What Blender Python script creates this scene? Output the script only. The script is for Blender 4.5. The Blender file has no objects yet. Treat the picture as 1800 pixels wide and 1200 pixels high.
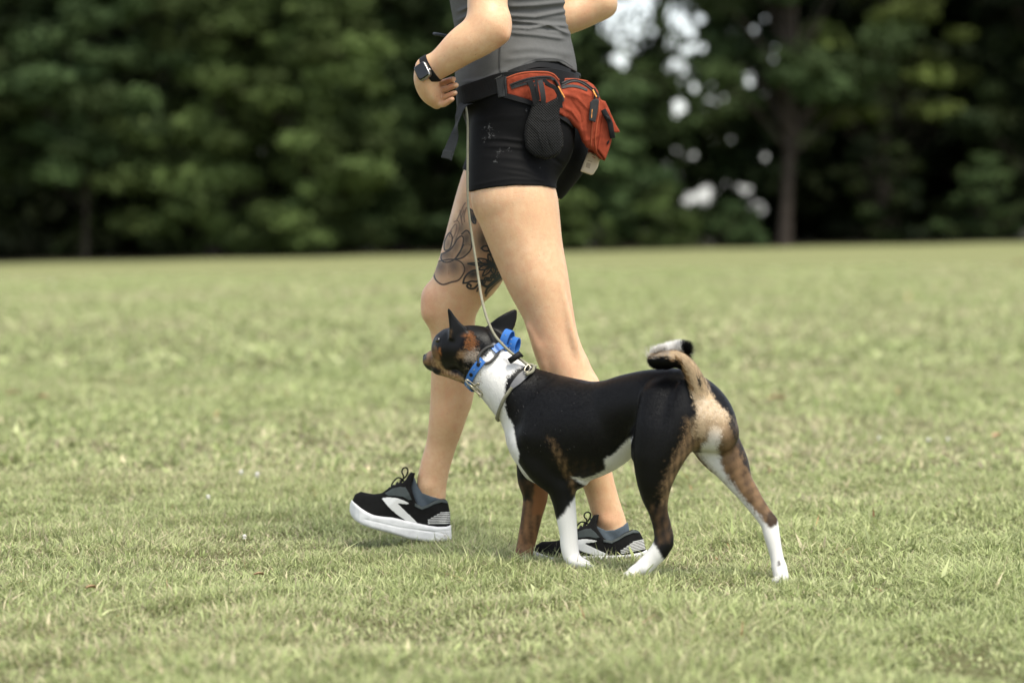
import bpy, math, random
import numpy as np
from mathutils import Vector
from mathutils.bvhtree import BVHTree
import openvdb as vdb

random.seed(7); RNG = np.random.default_rng(7)
SC = bpy.context.scene; COL = SC.collection
R = math.radians

# ------------------------------------------------------------------ camera
F = 4800.0; CAMH = 0.731; TILT = math.atan(200.0/4800.0)
cd = bpy.data.cameras.new('camera'); cam = bpy.data.objects.new('camera', cd); COL.objects.link(cam)
cd.sensor_width = 36.0; cd.lens = F/1800*36
cd.clip_start = 0.1; cd.clip_end = 2000
cam.location = (0, 0, CAMH); cam.rotation_euler = (R(90)-TILT, 0, 0)
cd.dof.use_dof = True; cd.dof.focus_distance = 5.88; cd.dof.aperture_fstop = 2.8
SC.camera = cam

# ------------------------------------------------------------------ sky, sun, exposure
SUN_EL, SUN_AZ = 64.0, 146.0        # azimuth clockwise from +Y; behind the camera, to the right
W = bpy.data.worlds.new('World'); SC.world = W; W.use_nodes = True
nt = W.node_tree; bg = nt.nodes['Background']
sky = nt.nodes.new('ShaderNodeTexSky'); sky.sky_type = 'NISHITA'; sky.sun_disc = False
sky.sun_elevation = R(SUN_EL); sky.sun_rotation = R(SUN_AZ); sky.dust_density = 1.3; sky.air_density = 1.0; sky.ozone_density = 1.0
hs = nt.nodes.new('ShaderNodeHueSaturation'); hs.inputs['Saturation'].default_value = 0.42
nt.links.new(sky.outputs[0], hs.inputs['Color']); nt.links.new(hs.outputs[0], bg.inputs[0]); bg.inputs[1].default_value = 0.15
sl = bpy.data.lights.new('sun', 'SUN'); sl.energy = 2.5; sl.angle = R(24); sl.color = (1.0, 0.94, 0.80)
sun = bpy.data.objects.new('sun', sl); COL.objects.link(sun)
az, el = R(SUN_AZ), R(SUN_EL)
sdir = Vector((math.sin(az)*math.cos(el), math.cos(az)*math.cos(el), math.sin(el)))
sun.rotation_euler = (-sdir).to_track_quat('-Z', 'Y').to_euler(); sun.location = sdir*30
SC.view_settings.view_transform = 'Standard'; SC.view_settings.look = 'None'
SC.view_settings.exposure = 1.0; SC.view_settings.gamma = 1.0
SC.cycles.max_bounces = 8; SC.cycles.transparent_max_bounces = 12

# ------------------------------------------------------------------ measuring helpers
CA, SA = math.cos(TILT), math.sin(TILT)
def P(px, py, Y):
    """point at depth Y (metres from the camera) measured at photo position (px, py)"""
    v = np.array([px-900.0, F*CA+(600.0-py)*SA, -F*SA+(600.0-py)*CA])
    s = Y/v[1]
    return np.array([v[0]*s, Y, CAMH+v[2]*s])
def proj(X, Y, Z):
    z = Z-CAMH
    zf = Y*CA - z*SA; up = Y*SA + z*CA
    return 900+F*X/zf, 600-F*up/zf
def K(Y): return Y/F
def ss(a, b, x):
    t = np.clip((x-a)/(b-a), 0, 1); return t*t*(3-2*t)
def ground_z(x, y):
    x = np.asarray(x, float); y = np.asarray(y, float)
    s = ss(12, 60, y)
    z = s*(0.13+0.0212*np.clip(x, -16, 16))
    z = z + 0.006*np.sin(x*1.7+y*0.6)+0.005*np.sin(x*3.1-y*1.3+1)
    return z

# ------------------------------------------------------------------ objects
def tag(o, label=None, cat=None, group=None, kind=None):
    if label: o['label'] = label
    if cat: o['category'] = cat
    if group: o['group'] = group
    if kind: o['kind'] = kind
    return o
def empty(name, loc, label, cat, group=None):
    o = bpy.data.objects.new(name, None); COL.objects.link(o); o.location = Vector(loc); o.empty_display_size = 0.05
    return tag(o, label, cat, group)
def wloc(o):
    v = Vector((0, 0, 0))
    while o is not None: v = v+o.location; o = o.parent
    return v
def mesh_np(name, V, faces, mat, parent=None, smooth=True, loc=None, uv=False, attrs=None, ac=None):
    """V world coords (n,3); faces (m,k) array or list of arrays"""
    V = np.asarray(V, np.float32)
    if loc is None: loc = (0, 0, 0) if parent is not None else V.mean(0)*[1, 1, 0]+[0, 0, V[:, 2].min()]
    base = np.array(wloc(parent)) if parent is not None else np.zeros(3)
    loc = np.array(loc, float)
    Vl = (V-(base+loc)).astype(np.float32)
    if not isinstance(faces, list): faces = [faces]
    me = bpy.data.meshes.new(name)
    faces = [np.asarray(f, np.int32) for f in faces if len(f)]
    loops = np.concatenate([f.ravel() for f in faces]); cnt = np.concatenate([np.full(len(f), f.shape[1], np.int32) for f in faces])
    me.vertices.add(len(Vl)); me.vertices.foreach_set('co', Vl.ravel())
    me.loops.add(len(loops)); me.loops.foreach_set('vertex_index', loops)
    me.polygons.add(len(cnt)); me.polygons.foreach_set('loop_start', np.concatenate([[0], np.cumsum(cnt)[:-1]]).astype(np.int32))
    me.polygons.foreach_set('loop_total', cnt)
    me.polygons.foreach_set('use_smooth', np.full(len(cnt), smooth, bool))
    if uv:
        u = me.uv_layers.new(name='UVMap'); c = np.stack([V[loops, 0], V[loops, 2]], 1).astype(np.float32); u.data.foreach_set('uv', c.ravel())
    for k, a in (attrs or {}).items():
        a = np.asarray(a, np.float32)
        if a.ndim == 1:
            at = me.attributes.new(k, 'FLOAT', 'POINT'); at.data.foreach_set('value', a)
        else:
            at = me.attributes.new(k, 'FLOAT_COLOR', 'POINT'); at.data.foreach_set('color', np.concatenate([a, np.ones((len(a), 1), np.float32)], 1).ravel().astype(np.float32))
    me.update(calc_edges=True); me.validate()
    for m in (mat if isinstance(mat, list) else [mat]): me.materials.append(m)
    o = bpy.data.objects.new(name, me); COL.objects.link(o); o.location = Vector(loc)
    if parent is not None: o.parent = parent
    return o

# ------------------------------------------------------------------ materials
def newmat(name):
    m = bpy.data.materials.new(name); m.use_nodes = True
    return m, m.node_tree, m.node_tree.nodes['Principled BSDF']
def N(t, kind, **kw):
    n = t.nodes.new(kind)
    for k, v in kw.items():
        if k in n.inputs: n.inputs[k].default_value = v
        else: setattr(n, k, v)
    return n
def L(t, a, b): t.links.new(a, b)
def mix(t, fac, a, b):
    n = t.nodes.new('ShaderNodeMix'); n.data_type = 'RGBA'
    for i, v in ((0, fac), (6, a), (7, b)):
        if isinstance(v, (int, float)): n.inputs[i].default_value = v
        elif isinstance(v, tuple): n.inputs[i].default_value = (*v, 1)
        else: L(t, v, n.inputs[i])
    return n.outputs[2]
def ramp(t, src, a, b):
    n = t.nodes.new('ShaderNodeMapRange'); n.inputs[1].default_value = a; n.inputs[2].default_value = b
    L(t, src, n.inputs[0]); return n.outputs[0]
def simple(name, col, rough=.6, spec=.22, var=.15, scale=60, bump=.15, bscale=400, bdist=.0006, metal=0, sheen=0, sss=0):
    m, t, b = newmat(name)
    tc = N(t, 'ShaderNodeTexCoord')
    nz = N(t, 'ShaderNodeTexNoise', Scale=scale, Detail=4.0); L(t, tc.outputs['Object'], nz.inputs['Vector'])
    lo = tuple(c*(1-var) for c in col); hi = tuple(min(1, c*(1+var)) for c in col)
    L(t, mix(t, ramp(t, nz.outputs[0], .3, .7), lo, hi), b.inputs['Base Color'])
    b.inputs['Roughness'].default_value = rough; b.inputs['Specular IOR Level'].default_value = spec
    b.inputs['Metallic'].default_value = metal; b.inputs['Sheen Weight'].default_value = sheen
    if bump:
        n2 = N(t, 'ShaderNodeTexNoise', Scale=bscale, Detail=3.0); L(t, tc.outputs['Object'], n2.inputs['Vector'])
        bp = N(t, 'ShaderNodeBump', Strength=bump, Distance=bdist); L(t, n2.outputs[0], bp.inputs['Height']); L(t, bp.outputs[0], b.inputs['Normal'])
    if sss:
        b.inputs['Subsurface Weight'].default_value = sss; b.inputs['Subsurface Radius'].default_value = (1, .35, .2); b.inputs['Subsurface Scale'].default_value = .006
    return m
def attr_mat(name, attr, rough=.8, spec=.2, trans=0, sheen=0):
    m, t, b = newmat(name)
    a = N(t, 'ShaderNodeAttribute', attribute_name=attr)
    L(t, a.outputs['Color'], b.inputs['Base Color']); b.inputs['Roughness'].default_value = rough; b.inputs['Specular IOR Level'].default_value = spec
    b.inputs['Sheen Weight'].default_value = sheen
    if trans:
        tr = N(t, 'ShaderNodeBsdfTranslucent'); L(t, a.outputs['Color'], tr.inputs[0])
        ms = N(t, 'ShaderNodeMixShader'); ms.inputs[0].default_value = trans
        L(t, b.outputs[0], ms.inputs[1]); L(t, tr.outputs[0], ms.inputs[2]); L(t, ms.outputs[0], t.nodes['Material Output'].inputs[0])
    return m
def fabric(name, col, kind='rib', freq=420., amp=.5, rough=.85, dist=.0008, var=.12, darker=.75):
    """cloth: threads from the side-on UV map (metres)"""
    m, t, b = newmat(name)
    uv = N(t, 'ShaderNodeUVMap'); sp = N(t, 'ShaderNodeSeparateXYZ'); L(t, uv.outputs[0], sp.inputs[0])
    def wave(src, f):
        a = N(t, 'ShaderNodeMath', operation='MULTIPLY'); a.inputs[1].default_value = f*2*math.pi; L(t, src, a.inputs[0])
        s = N(t, 'ShaderNodeMath', operation='SINE'); L(t, a.outputs[0], s.inputs[0]); return s.outputs[0]
    if kind == 'rib': h = wave(sp.outputs[0], freq)
    else:
        ad = N(t, 'ShaderNodeMath', operation='ADD'); L(t, sp.outputs[0], ad.inputs[0]); L(t, sp.outputs[1], ad.inputs[1])
        sb = N(t, 'ShaderNodeMath', operation='SUBTRACT'); L(t, sp.outputs[0], sb.inputs[0]); L(t, sp.outputs[1], sb.inputs[1])
        w1, w2 = wave(ad.outputs[0], freq), wave(sb.outputs[0], freq)
        mx = N(t, 'ShaderNodeMath', operation='MAXIMUM'); L(t, w1, mx.inputs[0]); L(t, w2, mx.inputs[1]); h = mx.outputs[0]
    tc = N(t, 'ShaderNodeTexCoord'); nz = N(t, 'ShaderNodeTexNoise', Scale=55., Detail=5.0, Roughness=.65); L(t, tc.outputs['Object'], nz.inputs['Vector'])
    c = mix(t, ramp(t, nz.outputs[0], .3, .7), tuple(x*(1-var) for x in col), tuple(x*(1+var) for x in col))
    c2 = mix(t, ramp(t, h, -.6, .9), tuple(x*darker for x in col), c)
    L(t, c2, b.inputs['Base Color']); b.inputs['Roughness'].default_value = rough; b.inputs['Specular IOR Level'].default_value = .12
    bp = N(t, 'ShaderNodeBump', Strength=amp, Distance=dist); L(t, h, bp.inputs['Height']); L(t, bp.outputs[0], b.inputs['Normal'])
    return m

def skin_material():
    m, t, b = newmat('skin')
    tc = N(t, 'ShaderNodeTexCoord')
    n1 = N(t, 'ShaderNodeTexNoise', Scale=9., Detail=5.0, Roughness=.6); L(t, tc.outputs['Object'], n1.inputs['Vector'])
    n2 = N(t, 'ShaderNodeTexNoise', Scale=70., Detail=4.0, Roughness=.65); L(t, tc.outputs['Object'], n2.inputs['Vector'])
    c = mix(t, ramp(t, n1.outputs[0], .35, .65), (.58, .365, .205), (.67, .45, .275))
    c = mix(t, ramp(t, n2.outputs[0], .35, .9), c, (.57, .31, .175))
    a = N(t, 'ShaderNodeAttribute', attribute_name='flush'); c = mix(t, a.outputs['Fac'], c, (.62, .20, .13))
    n4 = N(t, 'ShaderNodeTexNoise', Scale=26., Detail=5.0, Roughness=.7); L(t, tc.outputs['Object'], n4.inputs['Vector'])
    c = mix(t, ramp(t, n4.outputs[0], .50, .78), c, (.58, .315, .185))
    n5 = N(t, 'ShaderNodeTexNoise', Scale=210., Detail=2.0); L(t, tc.outputs['Object'], n5.inputs['Vector'])
    c = mix(t, ramp(t, n5.outputs[0], .60, .95), c, (.46, .25, .15))
    vz = N(t, 'ShaderNodeTexVoronoi', Scale=30.); L(t, tc.outputs['Object'], vz.inputs['Vector'])
    fr = ramp(t, vz.outputs['Distance'], .045, .02); c = mix(t, fr, c, (.33, .15, .08))
    L(t, c, b.inputs['Base Color']); b.inputs['Roughness'].default_value = .46; b.inputs['Specular IOR Level'].default_value = .38
    b.inputs['Subsurface Weight'].default_value = .25; b.inputs['Subsurface Radius'].default_value = (1, .35, .18); b.inputs['Subsurface Scale'].default_value = .008
    n3 = N(t, 'ShaderNodeTexNoise', Scale=330., Detail=3.0); L(t, tc.outputs['Object'], n3.inputs['Vector'])
    bp = N(t, 'ShaderNodeBump', Strength=.6, Distance=.0008); L(t, n3.outputs[0], bp.inputs['Height']); L(t, bp.outputs[0], b.inputs['Normal'])
    return m
def shorts_material():
    m, t, b = newmat('black_stretch_fabric')
    uv = N(t, 'ShaderNodeUVMap')
    nz = N(t, 'ShaderNodeTexNoise', Scale=170., Detail=7.0, Roughness=.75); L(t, uv.outputs[0], nz.inputs['Vector'])
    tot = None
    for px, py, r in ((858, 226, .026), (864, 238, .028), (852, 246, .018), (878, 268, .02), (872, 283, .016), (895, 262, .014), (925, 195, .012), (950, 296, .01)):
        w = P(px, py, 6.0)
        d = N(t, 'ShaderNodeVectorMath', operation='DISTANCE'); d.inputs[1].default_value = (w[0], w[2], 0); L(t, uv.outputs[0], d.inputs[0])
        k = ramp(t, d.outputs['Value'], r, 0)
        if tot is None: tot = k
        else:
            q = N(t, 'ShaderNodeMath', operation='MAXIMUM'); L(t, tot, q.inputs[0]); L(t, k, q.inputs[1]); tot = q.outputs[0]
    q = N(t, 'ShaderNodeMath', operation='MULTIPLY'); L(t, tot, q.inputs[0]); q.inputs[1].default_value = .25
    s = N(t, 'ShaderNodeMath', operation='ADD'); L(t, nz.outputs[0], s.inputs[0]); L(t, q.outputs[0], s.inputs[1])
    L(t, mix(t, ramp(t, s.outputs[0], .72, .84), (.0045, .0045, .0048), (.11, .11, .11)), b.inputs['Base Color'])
    b.inputs['Roughness'].default_value = .7; b.inputs['Specular IOR Level'].default_value = .09
    n3 = N(t, 'ShaderNodeTexNoise', Scale=900., Detail=2.0); L(t, uv.outputs[0], n3.inputs['Vector'])
    bp = N(t, 'ShaderNodeBump', Strength=.3, Distance=.0004); L(t, n3.outputs[0], bp.inputs['Height']); L(t, bp.outputs[0], b.inputs['Normal'])
    return m

M = dict(
    skin=skin_material(), shorts=shorts_material(),
    tank=fabric('grey_ribbed_knit', (.12, .12, .118), 'rib', 560., .3),
    hair=simple('brown_hair', (.06, .035, .02), .5, bump=.4, bscale=200),
    red=fabric('rust_canvas', (.28, .052, .025), 'weave', 420., .4, var=.35, darker=.8),
    redtrim=fabric('rust_binding', (.38, .085, .04), 'rib', 500., .3, var=.1),
    black=simple('black_webbing', (.006, .006, .0065), .65, bump=.4, bscale=700),
    zip=simple('grey_zip_tape', (.028, .029, .03), .6, bump=.5, bscale=900),
    greyweb=simple('grey_webbing', (.032, .034, .035), .7, bump=.5, bscale=800),
    netting=fabric('black_netting', (.02, .02, .02), 'weave', 170., 1.0, .6, .0015, darker=.06),
    yellow=simple('orange_pull', (.75, .32, .08), .6, var=.05),
    beige=simple('beige_plastic', (.55, .47, .34), .45, var=.05, bump=0),
    darkprint=simple('dark_print', (.1, .07, .05), .6, var=.05, bump=0),
    shoe=fabric('black_knit_upper', (.010, .010, .010), 'weave', 380., .6, var=.3),
    shoegrey=simple('charcoal_overlay', (.045, .055, .055), .6, bump=.4, bscale=500),
    sole=simple('white_foam', (.66, .66, .67), .6, var=.10, bump=.25, bscale=90, bdist=.001),
    logo=simple('white_overlay', (.6, .6, .59), .45, var=.04, bump=0),
    lace=simple('black_lace', (.008, .008, .008), .8, bump=.5, bscale=900),
    sock=fabric('slate_sock', (.10, .125, .15), 'rib', 450., .5),
    glass=simple('black_glass', (.003, .003, .003), .08, .5, bump=0), alu=simple('silver_aluminium', (.4, .4, .4), .4, metal=1, bump=0),
    steel=simple('nickel', (.42, .38, .29), .3, metal=1, bump=0),
    blue=simple('blue_coated_webbing', (.03, .135, .42), .42, .45, var=.06, bump=.2, bscale=500),
    rope=simple('olive_grey_rope', (.20, .19, .135), .6, var=.12, bump=.6, bscale=700, bdist=.001),
    cord=simple('charcoal_cord', (.05, .048, .045), .65, bump=.5, bscale=900),
    tab=simple('grey_leather_tab', (.12, .12, .125), .45, bump=.3),
    antenna=simple('grey_rubber', (.06, .068, .08), .5), eye=simple('dark_eye', (.01, .005, .003), .05, .7, bump=0),
    nose=simple('black_nose', (.012, .011, .011), .35, bump=.6, bscale=500),
    bark=simple('brown_bark', (.038, .030, .024), .9, var=.4, scale=6, bump=.8, bscale=14, bdist=.04),
    petal=simple('white_petals', (.85, .83, .8), .6, bump=0), stem=simple('green_stem', (.1, .16, .04), .6),
    dry=simple('dry_leaf', (.36, .235, .14), .7, var=.3, scale=90, bump=.4, bscale=200),
)

# ------------------------------------------------------------------ volume modelling
def catmull(S, n):
    S = np.asarray(S, float); out = []
    for i in range(len(S)-1):
        p0, p1, p2, p3 = S[max(i-1, 0)], S[i], S[i+1], S[min(i+2, len(S)-1)]
        for j in range(n):
            t = j/n
            out.append(.5*((2*p1)+(-p0+p2)*t+(2*p0-5*p1+4*p2-p3)*t*t+(-p0+3*p1-3*p2+p3)*t**3))
    out.append(S[-1]); return np.array(out)
FAR = .06
class Field:
    def __init__(s, lo, hi, h):
        s.lo = np.array(lo, float); s.h = h
        s.n = np.ceil((np.array(hi)-s.lo)/h).astype(int)+1
        s.ax = [(s.lo[i]+np.arange(s.n[i])*h).astype(np.float32) for i in range(3)]
        s.a = np.full(s.n, FAR, np.float32)
    def blk(s, lo, hi):
        i0 = np.clip(np.floor((lo-s.lo)/s.h).astype(int), 0, s.n); i1 = np.clip(np.ceil((hi-s.lo)/s.h).astype(int)+1, 0, s.n)
        sl = tuple(slice(i0[k], i1[k]) for k in range(3))
        X = s.ax[0][sl[0]][:, None, None]; Y = s.ax[1][sl[1]][None, :, None]; Z = s.ax[2][sl[2]][None, None, :]
        return sl, X, Y, Z
    def grids(s): return s.ax[0][:, None, None], s.ax[1][None, :, None], s.ax[2][None, None, :]
    def px(s):
        X, Y, Z = s.grids(); return proj(X, Y, Z)
    def merge(s, b, sl, k, sub=False):
        a = s.a[sl]
        if sub: s.a[sl] = np.maximum(a, -b); return
        if k <= 0: s.a[sl] = np.minimum(a, b); return
        hh = np.clip(.5+.5*(a-b)/k, 0, 1); s.a[sl] = a*(1-hh)+b*hh-k*hh*(1-hh)
    def chain(s, S, k=.01, n=6, off=0.0):
        """S rows: px, py, Y, half width (px), half depth (px)"""
        S = catmull(S, n) if len(S) > 1 else np.array([S[0], S[0]], float)
        pts = np.array([P(r[0], r[1], r[2]) for r in S]); rw = np.maximum(S[:, 3]*S[:, 2]/F, .0012)+off; rd = np.maximum(S[:, 4]*S[:, 2]/F, .0012)+off
        mg = FAR*.8+k; rm = np.maximum(rw, rd)
        lo = (pts-rm[:, None]).min(0)-mg; hi = (pts+rm[:, None]).max(0)+mg
        SL, _, _, _ = s.blk(lo, hi)
        tmp = np.full(s.a[SL].shape, FAR, np.float32); o0 = [q.start for q in SL]
        for i in range(len(pts)-1):
            A, B = pts[i], pts[i+1]; m = mg+max(rm[i], rm[i+1])
            sl, X, Y, Z = s.blk(np.maximum(np.minimum(A, B)-m, lo), np.minimum(np.maximum(A, B)+m, hi))
            if 0 in (X.size, Y.size, Z.size): continue
            d = seg(X, Y, Z, A, B, rw[i], rw[i+1], rd[i], rd[i+1])
            t = tuple(slice(sl[q].start-o0[q], sl[q].stop-o0[q]) for q in range(3))
            tmp[t] = np.minimum(tmp[t], d)
        s.merge(tmp, SL, k)
        return s
    def solid(s, poly, Yc, hw, k=0.0, rnd=3.0, sub=False, off=0.0, flat=None):
        """poly in photo px; Yc, hw: numbers or functions (px,py)->m ; rnd rounding (px)"""
        poly = np.array(poly, float); f = lambda q, a, b: q(a, b) if callable(q) else q
        ymid = f(Yc, poly[:, 0].mean(), poly[:, 1].mean())
        c = np.array([P(x, y, f(Yc, x, y)) for x, y in poly]); hm = np.max(f(hw, poly[:, 0], poly[:, 1]))
        mg = FAR*.5+k
        lo = c.min(0)-[mg, hm+mg, mg]; hi = c.max(0)+[mg, hm+mg, mg]
        sl, X, Y, Z = s.blk(lo, hi); px, py = proj(X, Y, Z)
        kk = ymid/F; r = rnd*kk
        dz = np.abs(Y-f(Yc, px, py))-f(hw, px, py)
        d2 = polyd(px, py, poly)*kk
        a = d2+r; b = dz+r
        d = np.minimum(np.maximum(a, b), 0)+np.sqrt(np.maximum(a, 0)**2+np.maximum(b, 0)**2)-r-off
        s.merge(d.astype(np.float32), sl, k, sub); return s
    def mesh(s, blur=0, keep=None):
        a = s.a; a0 = a
        for _ in range(blur):
            for ax in range(3):
                b = a.copy(); m = [slice(None)]*3; l = m.copy(); r = m.copy(); m[ax] = slice(1, -1); l[ax] = slice(0, -2); r[ax] = slice(2, None)
                b[tuple(m)] = .5*a[tuple(m)]+.25*(a[tuple(l)]+a[tuple(r)]); a = b
        if keep is not None: a = a*(1-keep)+a0*keep
        a = np.ascontiguousarray(a).copy(); 
        for ax in range(3):
            q = [slice(None)]*3; q[ax] = 0; a[tuple(q)] = FAR; q[ax] = -1; a[tuple(q)] = FAR
        g = vdb.FloatGrid(FAR); g.copyFromArray(a.astype(np.float32), tolerance=0.0)
        pts, quads = g.convertToQuads(0.0)
        V = np.asarray(pts)*s.h+s.lo; Q = np.asarray(quads).astype(np.int32)
        # keep outward orientation
        v = V[Q]; nrm = np.cross(v[:, 1]-v[:, 0], v[:, 2]-v[:, 0]); c = v.mean(1)
        if (nrm*c).sum() < 0 and ((nrm*(c-V.mean(0))).sum() < 0): Q = Q[:, ::-1]
        elif (nrm*(c-V.mean(0))).sum() < 0: Q = Q[:, ::-1]
        return V, Q
def seg(X, Y, Z, A, B, wa, wb, da, db):
    ab = B-A; L2 = float(ab@ab)
    if L2 < 1e-12: u = np.array([1., 0, 0]); L2 = 1e-12
    else: u = ab/math.sqrt(L2)
    e = np.array([0, 1., 0])-u*u[1]
    if np.linalg.norm(e) < 1e-3: e = np.array([0, 0, 1.])-u*u[2]
    e /= np.linalg.norm(e); sd = np.cross(u, e)
    dx, dy, dz = X-A[0], Y-A[1], Z-A[2]
    t = np.clip((dx*ab[0]+dy*ab[1]+dz*ab[2])/L2, 0, 1)
    qx, qy, qz = dx-t*ab[0], dy-t*ab[1], dz-t*ab[2]
    rw = wa+(wb-wa)*t; rd = da+(db-da)*t; ru = (rw+rd)*.5
    qs = qx*sd[0]+qy*sd[1]+qz*sd[2]; qe = qx*e[0]+qy*e[1]+qz*e[2]; qu = qx*u[0]+qy*u[1]+qz*u[2]
    n = np.sqrt((qs/rw)**2+(qe/rd)**2+(qu/ru)**2)+1e-6; ln = np.sqrt(qx*qx+qy*qy+qz*qz)+1e-9
    d = ln*(1-1/n)
    return np.where(n < .05, -np.minimum(rw, rd), d).astype(np.float32)
def polyd(px, py, poly):
    d = None; ins = None
    n = len(poly)
    for i in range(n):
        ax_, ay = poly[i]; bx, by = poly[(i+1) % n]
        ex, ey = bx-ax_, by-ay; wx, wy = px-ax_, py-ay
        t = np.clip((wx*ex+wy*ey)/(ex*ex+ey*ey+1e-9), 0, 1)
        q = (wx-ex*t)**2+(wy-ey*t)**2
        d = q if d is None else np.minimum(d, q)
        c = ((ay > py) != (by > py))
        xx = ax_+(py-ay)*ex/(ey if abs(ey) > 1e-9 else 1e-9)
        c = c & (px < xx)
        ins = c if ins is None else ins ^ c
    return np.where(ins, -1, 1)*np.sqrt(d)
def inpoly(px, py, poly): return polyd(px, py, poly) < 0
def bbox_field(lst, Ys, h, pad=.03):
    a = np.array([P(x, y, Y) for x, y in lst for Y in Ys]); return Field(a.min(0)-pad, a.max(0)+pad, h)
def make(name, Fd, mat, parent=None, blur=0, attrs=None, **kw):
    V, Q = Fd.mesh(blur); return mesh_np(name, V, Q, mat, parent, uv=True, attrs=attrs, **kw)
def plate(name, poly, Yc, hw, mat, parent, h=.0012, rnd=1.5, pad=.012):
    """a small shaped solid (own fine grid)"""
    f = lambda q, a, b: float(q(a, b)) if callable(q) else q
    Ys = [f(Yc, x, y) for x, y in poly]; hm = max(f(hw, x, y) for x, y in poly)
    fd = bbox_field(poly, [min(Ys)-hm, max(Ys)+hm], h, pad); fd.solid(poly, Yc, hw, rnd=rnd)
    return make(name, fd, mat, parent)

def tube(name, pts, r, mat, parent=None, n=5, sides=10, flat=None, cyc=False, up=None, smooth=True):
    """pts world (k,3) -> swept tube; flat=(half width, half thickness) gives a strap"""
    pts = np.asarray(pts, float)
    if cyc:
        q = np.concatenate([pts[-2:], pts, pts[:3]]); c = catmull(q, n); c = c[2*n:-2*n-1+0]
        c = c[:len(pts)*n]
    else: c = catmull(pts, n)
    m = len(c)
    T = np.gradient(c, axis=0) if not cyc else (np.roll(c, -1, 0)-np.roll(c, 1, 0))
    T /= np.linalg.norm(T, axis=1)[:, None]+1e-12
    V = []; rr = np.interp(np.linspace(0, 1, m), np.linspace(0, 1, len(np.atleast_1d(r))), np.atleast_1d(r))
    ref = np.array(up if up is not None else (0, 1., 0.05))
    for i in range(m):
        rf = ref if np.ndim(ref) == 1 else ref[min(i*len(ref)//m, len(ref)-1)]
        b = rf-T[i]*(rf@T[i]); b /= np.linalg.norm(b)+1e-12; s = np.cross(T[i], b)
        for j in range(sides):
            a = 2*math.pi*j/sides
            ca, sa = math.cos(a), math.sin(a)
            if flat:
                k = 3.; den = (abs(ca)**k+abs(sa)**k)**(1/k); V.append(c[i]+s*ca/den*flat[0]+b*sa/den*flat[1])
            else: V.append(c[i]+(s*ca+b*sa)*rr[i])
    Q = []
    for i in range(m if cyc else m-1):
        i2 = (i+1) % m
        for j in range(sides): j2 = (j+1) % sides; Q.append((i*sides+j, i*sides+j2, i2*sides+j2, i2*sides+j))
    fs = [np.array(Q)]
    if not cyc: fs.append(np.array([[j for j in range(sides)][::-1], [(m-1)*sides+j for j in range(sides)]]))
    return mesh_np(name, np.array(V), fs, mat, parent, smooth=smooth, uv=True)
def band(name, c, nrm, hw, th, mat, parent, cyc=False, n=4):
    """flat strap: c centre points, nrm outward normals, hw half width, th thickness"""
    c = np.asarray(c, float); nrm = np.asarray(nrm, float)
    if cyc:
        cc = catmull(np.concatenate([c[-2:], c, c[:3]]), n)[2*n:][:len(c)*n]; nn = catmull(np.concatenate([nrm[-2:], nrm, nrm[:3]]), n)[2*n:][:len(c)*n]
        T = np.roll(cc, -1, 0)-np.roll(cc, 1, 0)
    else: cc = catmull(c, n); nn = catmull(nrm, n); T = np.gradient(cc, axis=0)
    T /= np.linalg.norm(T, axis=1)[:, None]+1e-12
    nn = nn-T*(nn*T).sum(1)[:, None]; nn /= np.linalg.norm(nn, axis=1)[:, None]+1e-12
    b = np.cross(T, nn); m = len(cc); hw = np.interp(np.linspace(0, 1, m), np.linspace(0, 1, len(np.atleast_1d(hw))), np.atleast_1d(hw))[:, None]
    e = th*.25
    prof = [(-1, 0), (-1, th-e), (-.96, th), (.96, th), (1, th-e), (1, 0)]
    V = np.stack([cc+b*hw*p+nn*q for p, q in prof], 1).reshape(-1, 3); k = len(prof)
    Q = [(i*k+j, i*k+(j+1) % k, ((i+1) % m)*k+(j+1) % k, ((i+1) % m)*k+j) for i in range(m if cyc else m-1) for j in range(k)]
    fs = [np.array(Q)]
    if not cyc: fs.append(np.array([[j for j in range(k)][::-1], [(m-1)*k+j for j in range(k)]]))
    return mesh_np(name, V, fs, mat, parent, smooth=False, uv=True)
class Surf:
    def __init__(s, lst):
        V = []; Q = []; o = 0
        for v, q in lst: V += [tuple(x) for x in v.tolist()]; Q += (q+o).tolist(); o += len(v)
        s.t = BVHTree.FromPolygons([Vector(v) for v in V], Q)
    def near(s, px, py, off=0., minY=None):
        d = Vector(P(px, py, 6.)-np.array([0, 0, CAMH])).normalized(); o = Vector((0, 0, CAMH))
        if minY: o = o+d*(minY/d.y)
        h, n, _, _ = s.t.ray_cast(o, d)
        if h is None: return None, None
        if n.dot(d) > 0: n = -n
        return np.array(h)+np.array(n)*off, np.array(n)
    def far(s, px, py, off=0., Y=6.9):
        p = Vector(P(px, py, Y)); d = (Vector((0, 0, CAMH))-p).normalized()
        h, n, _, _ = s.t.ray_cast(p, d)
        if h is None: return None, None
        if n.dot(d) > 0: n = -n
        return np.array(h)+np.array(n)*off, np.array(n)
    def ray(s, o, d, off=0.):
        h, n, _, _ = s.t.ray_cast(Vector(o), Vector(d))
        if h is None: return None, None
        n = np.array(n); n = -n if n@np.array(d) > 0 else n
        return np.array(h)+n*off, n

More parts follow.
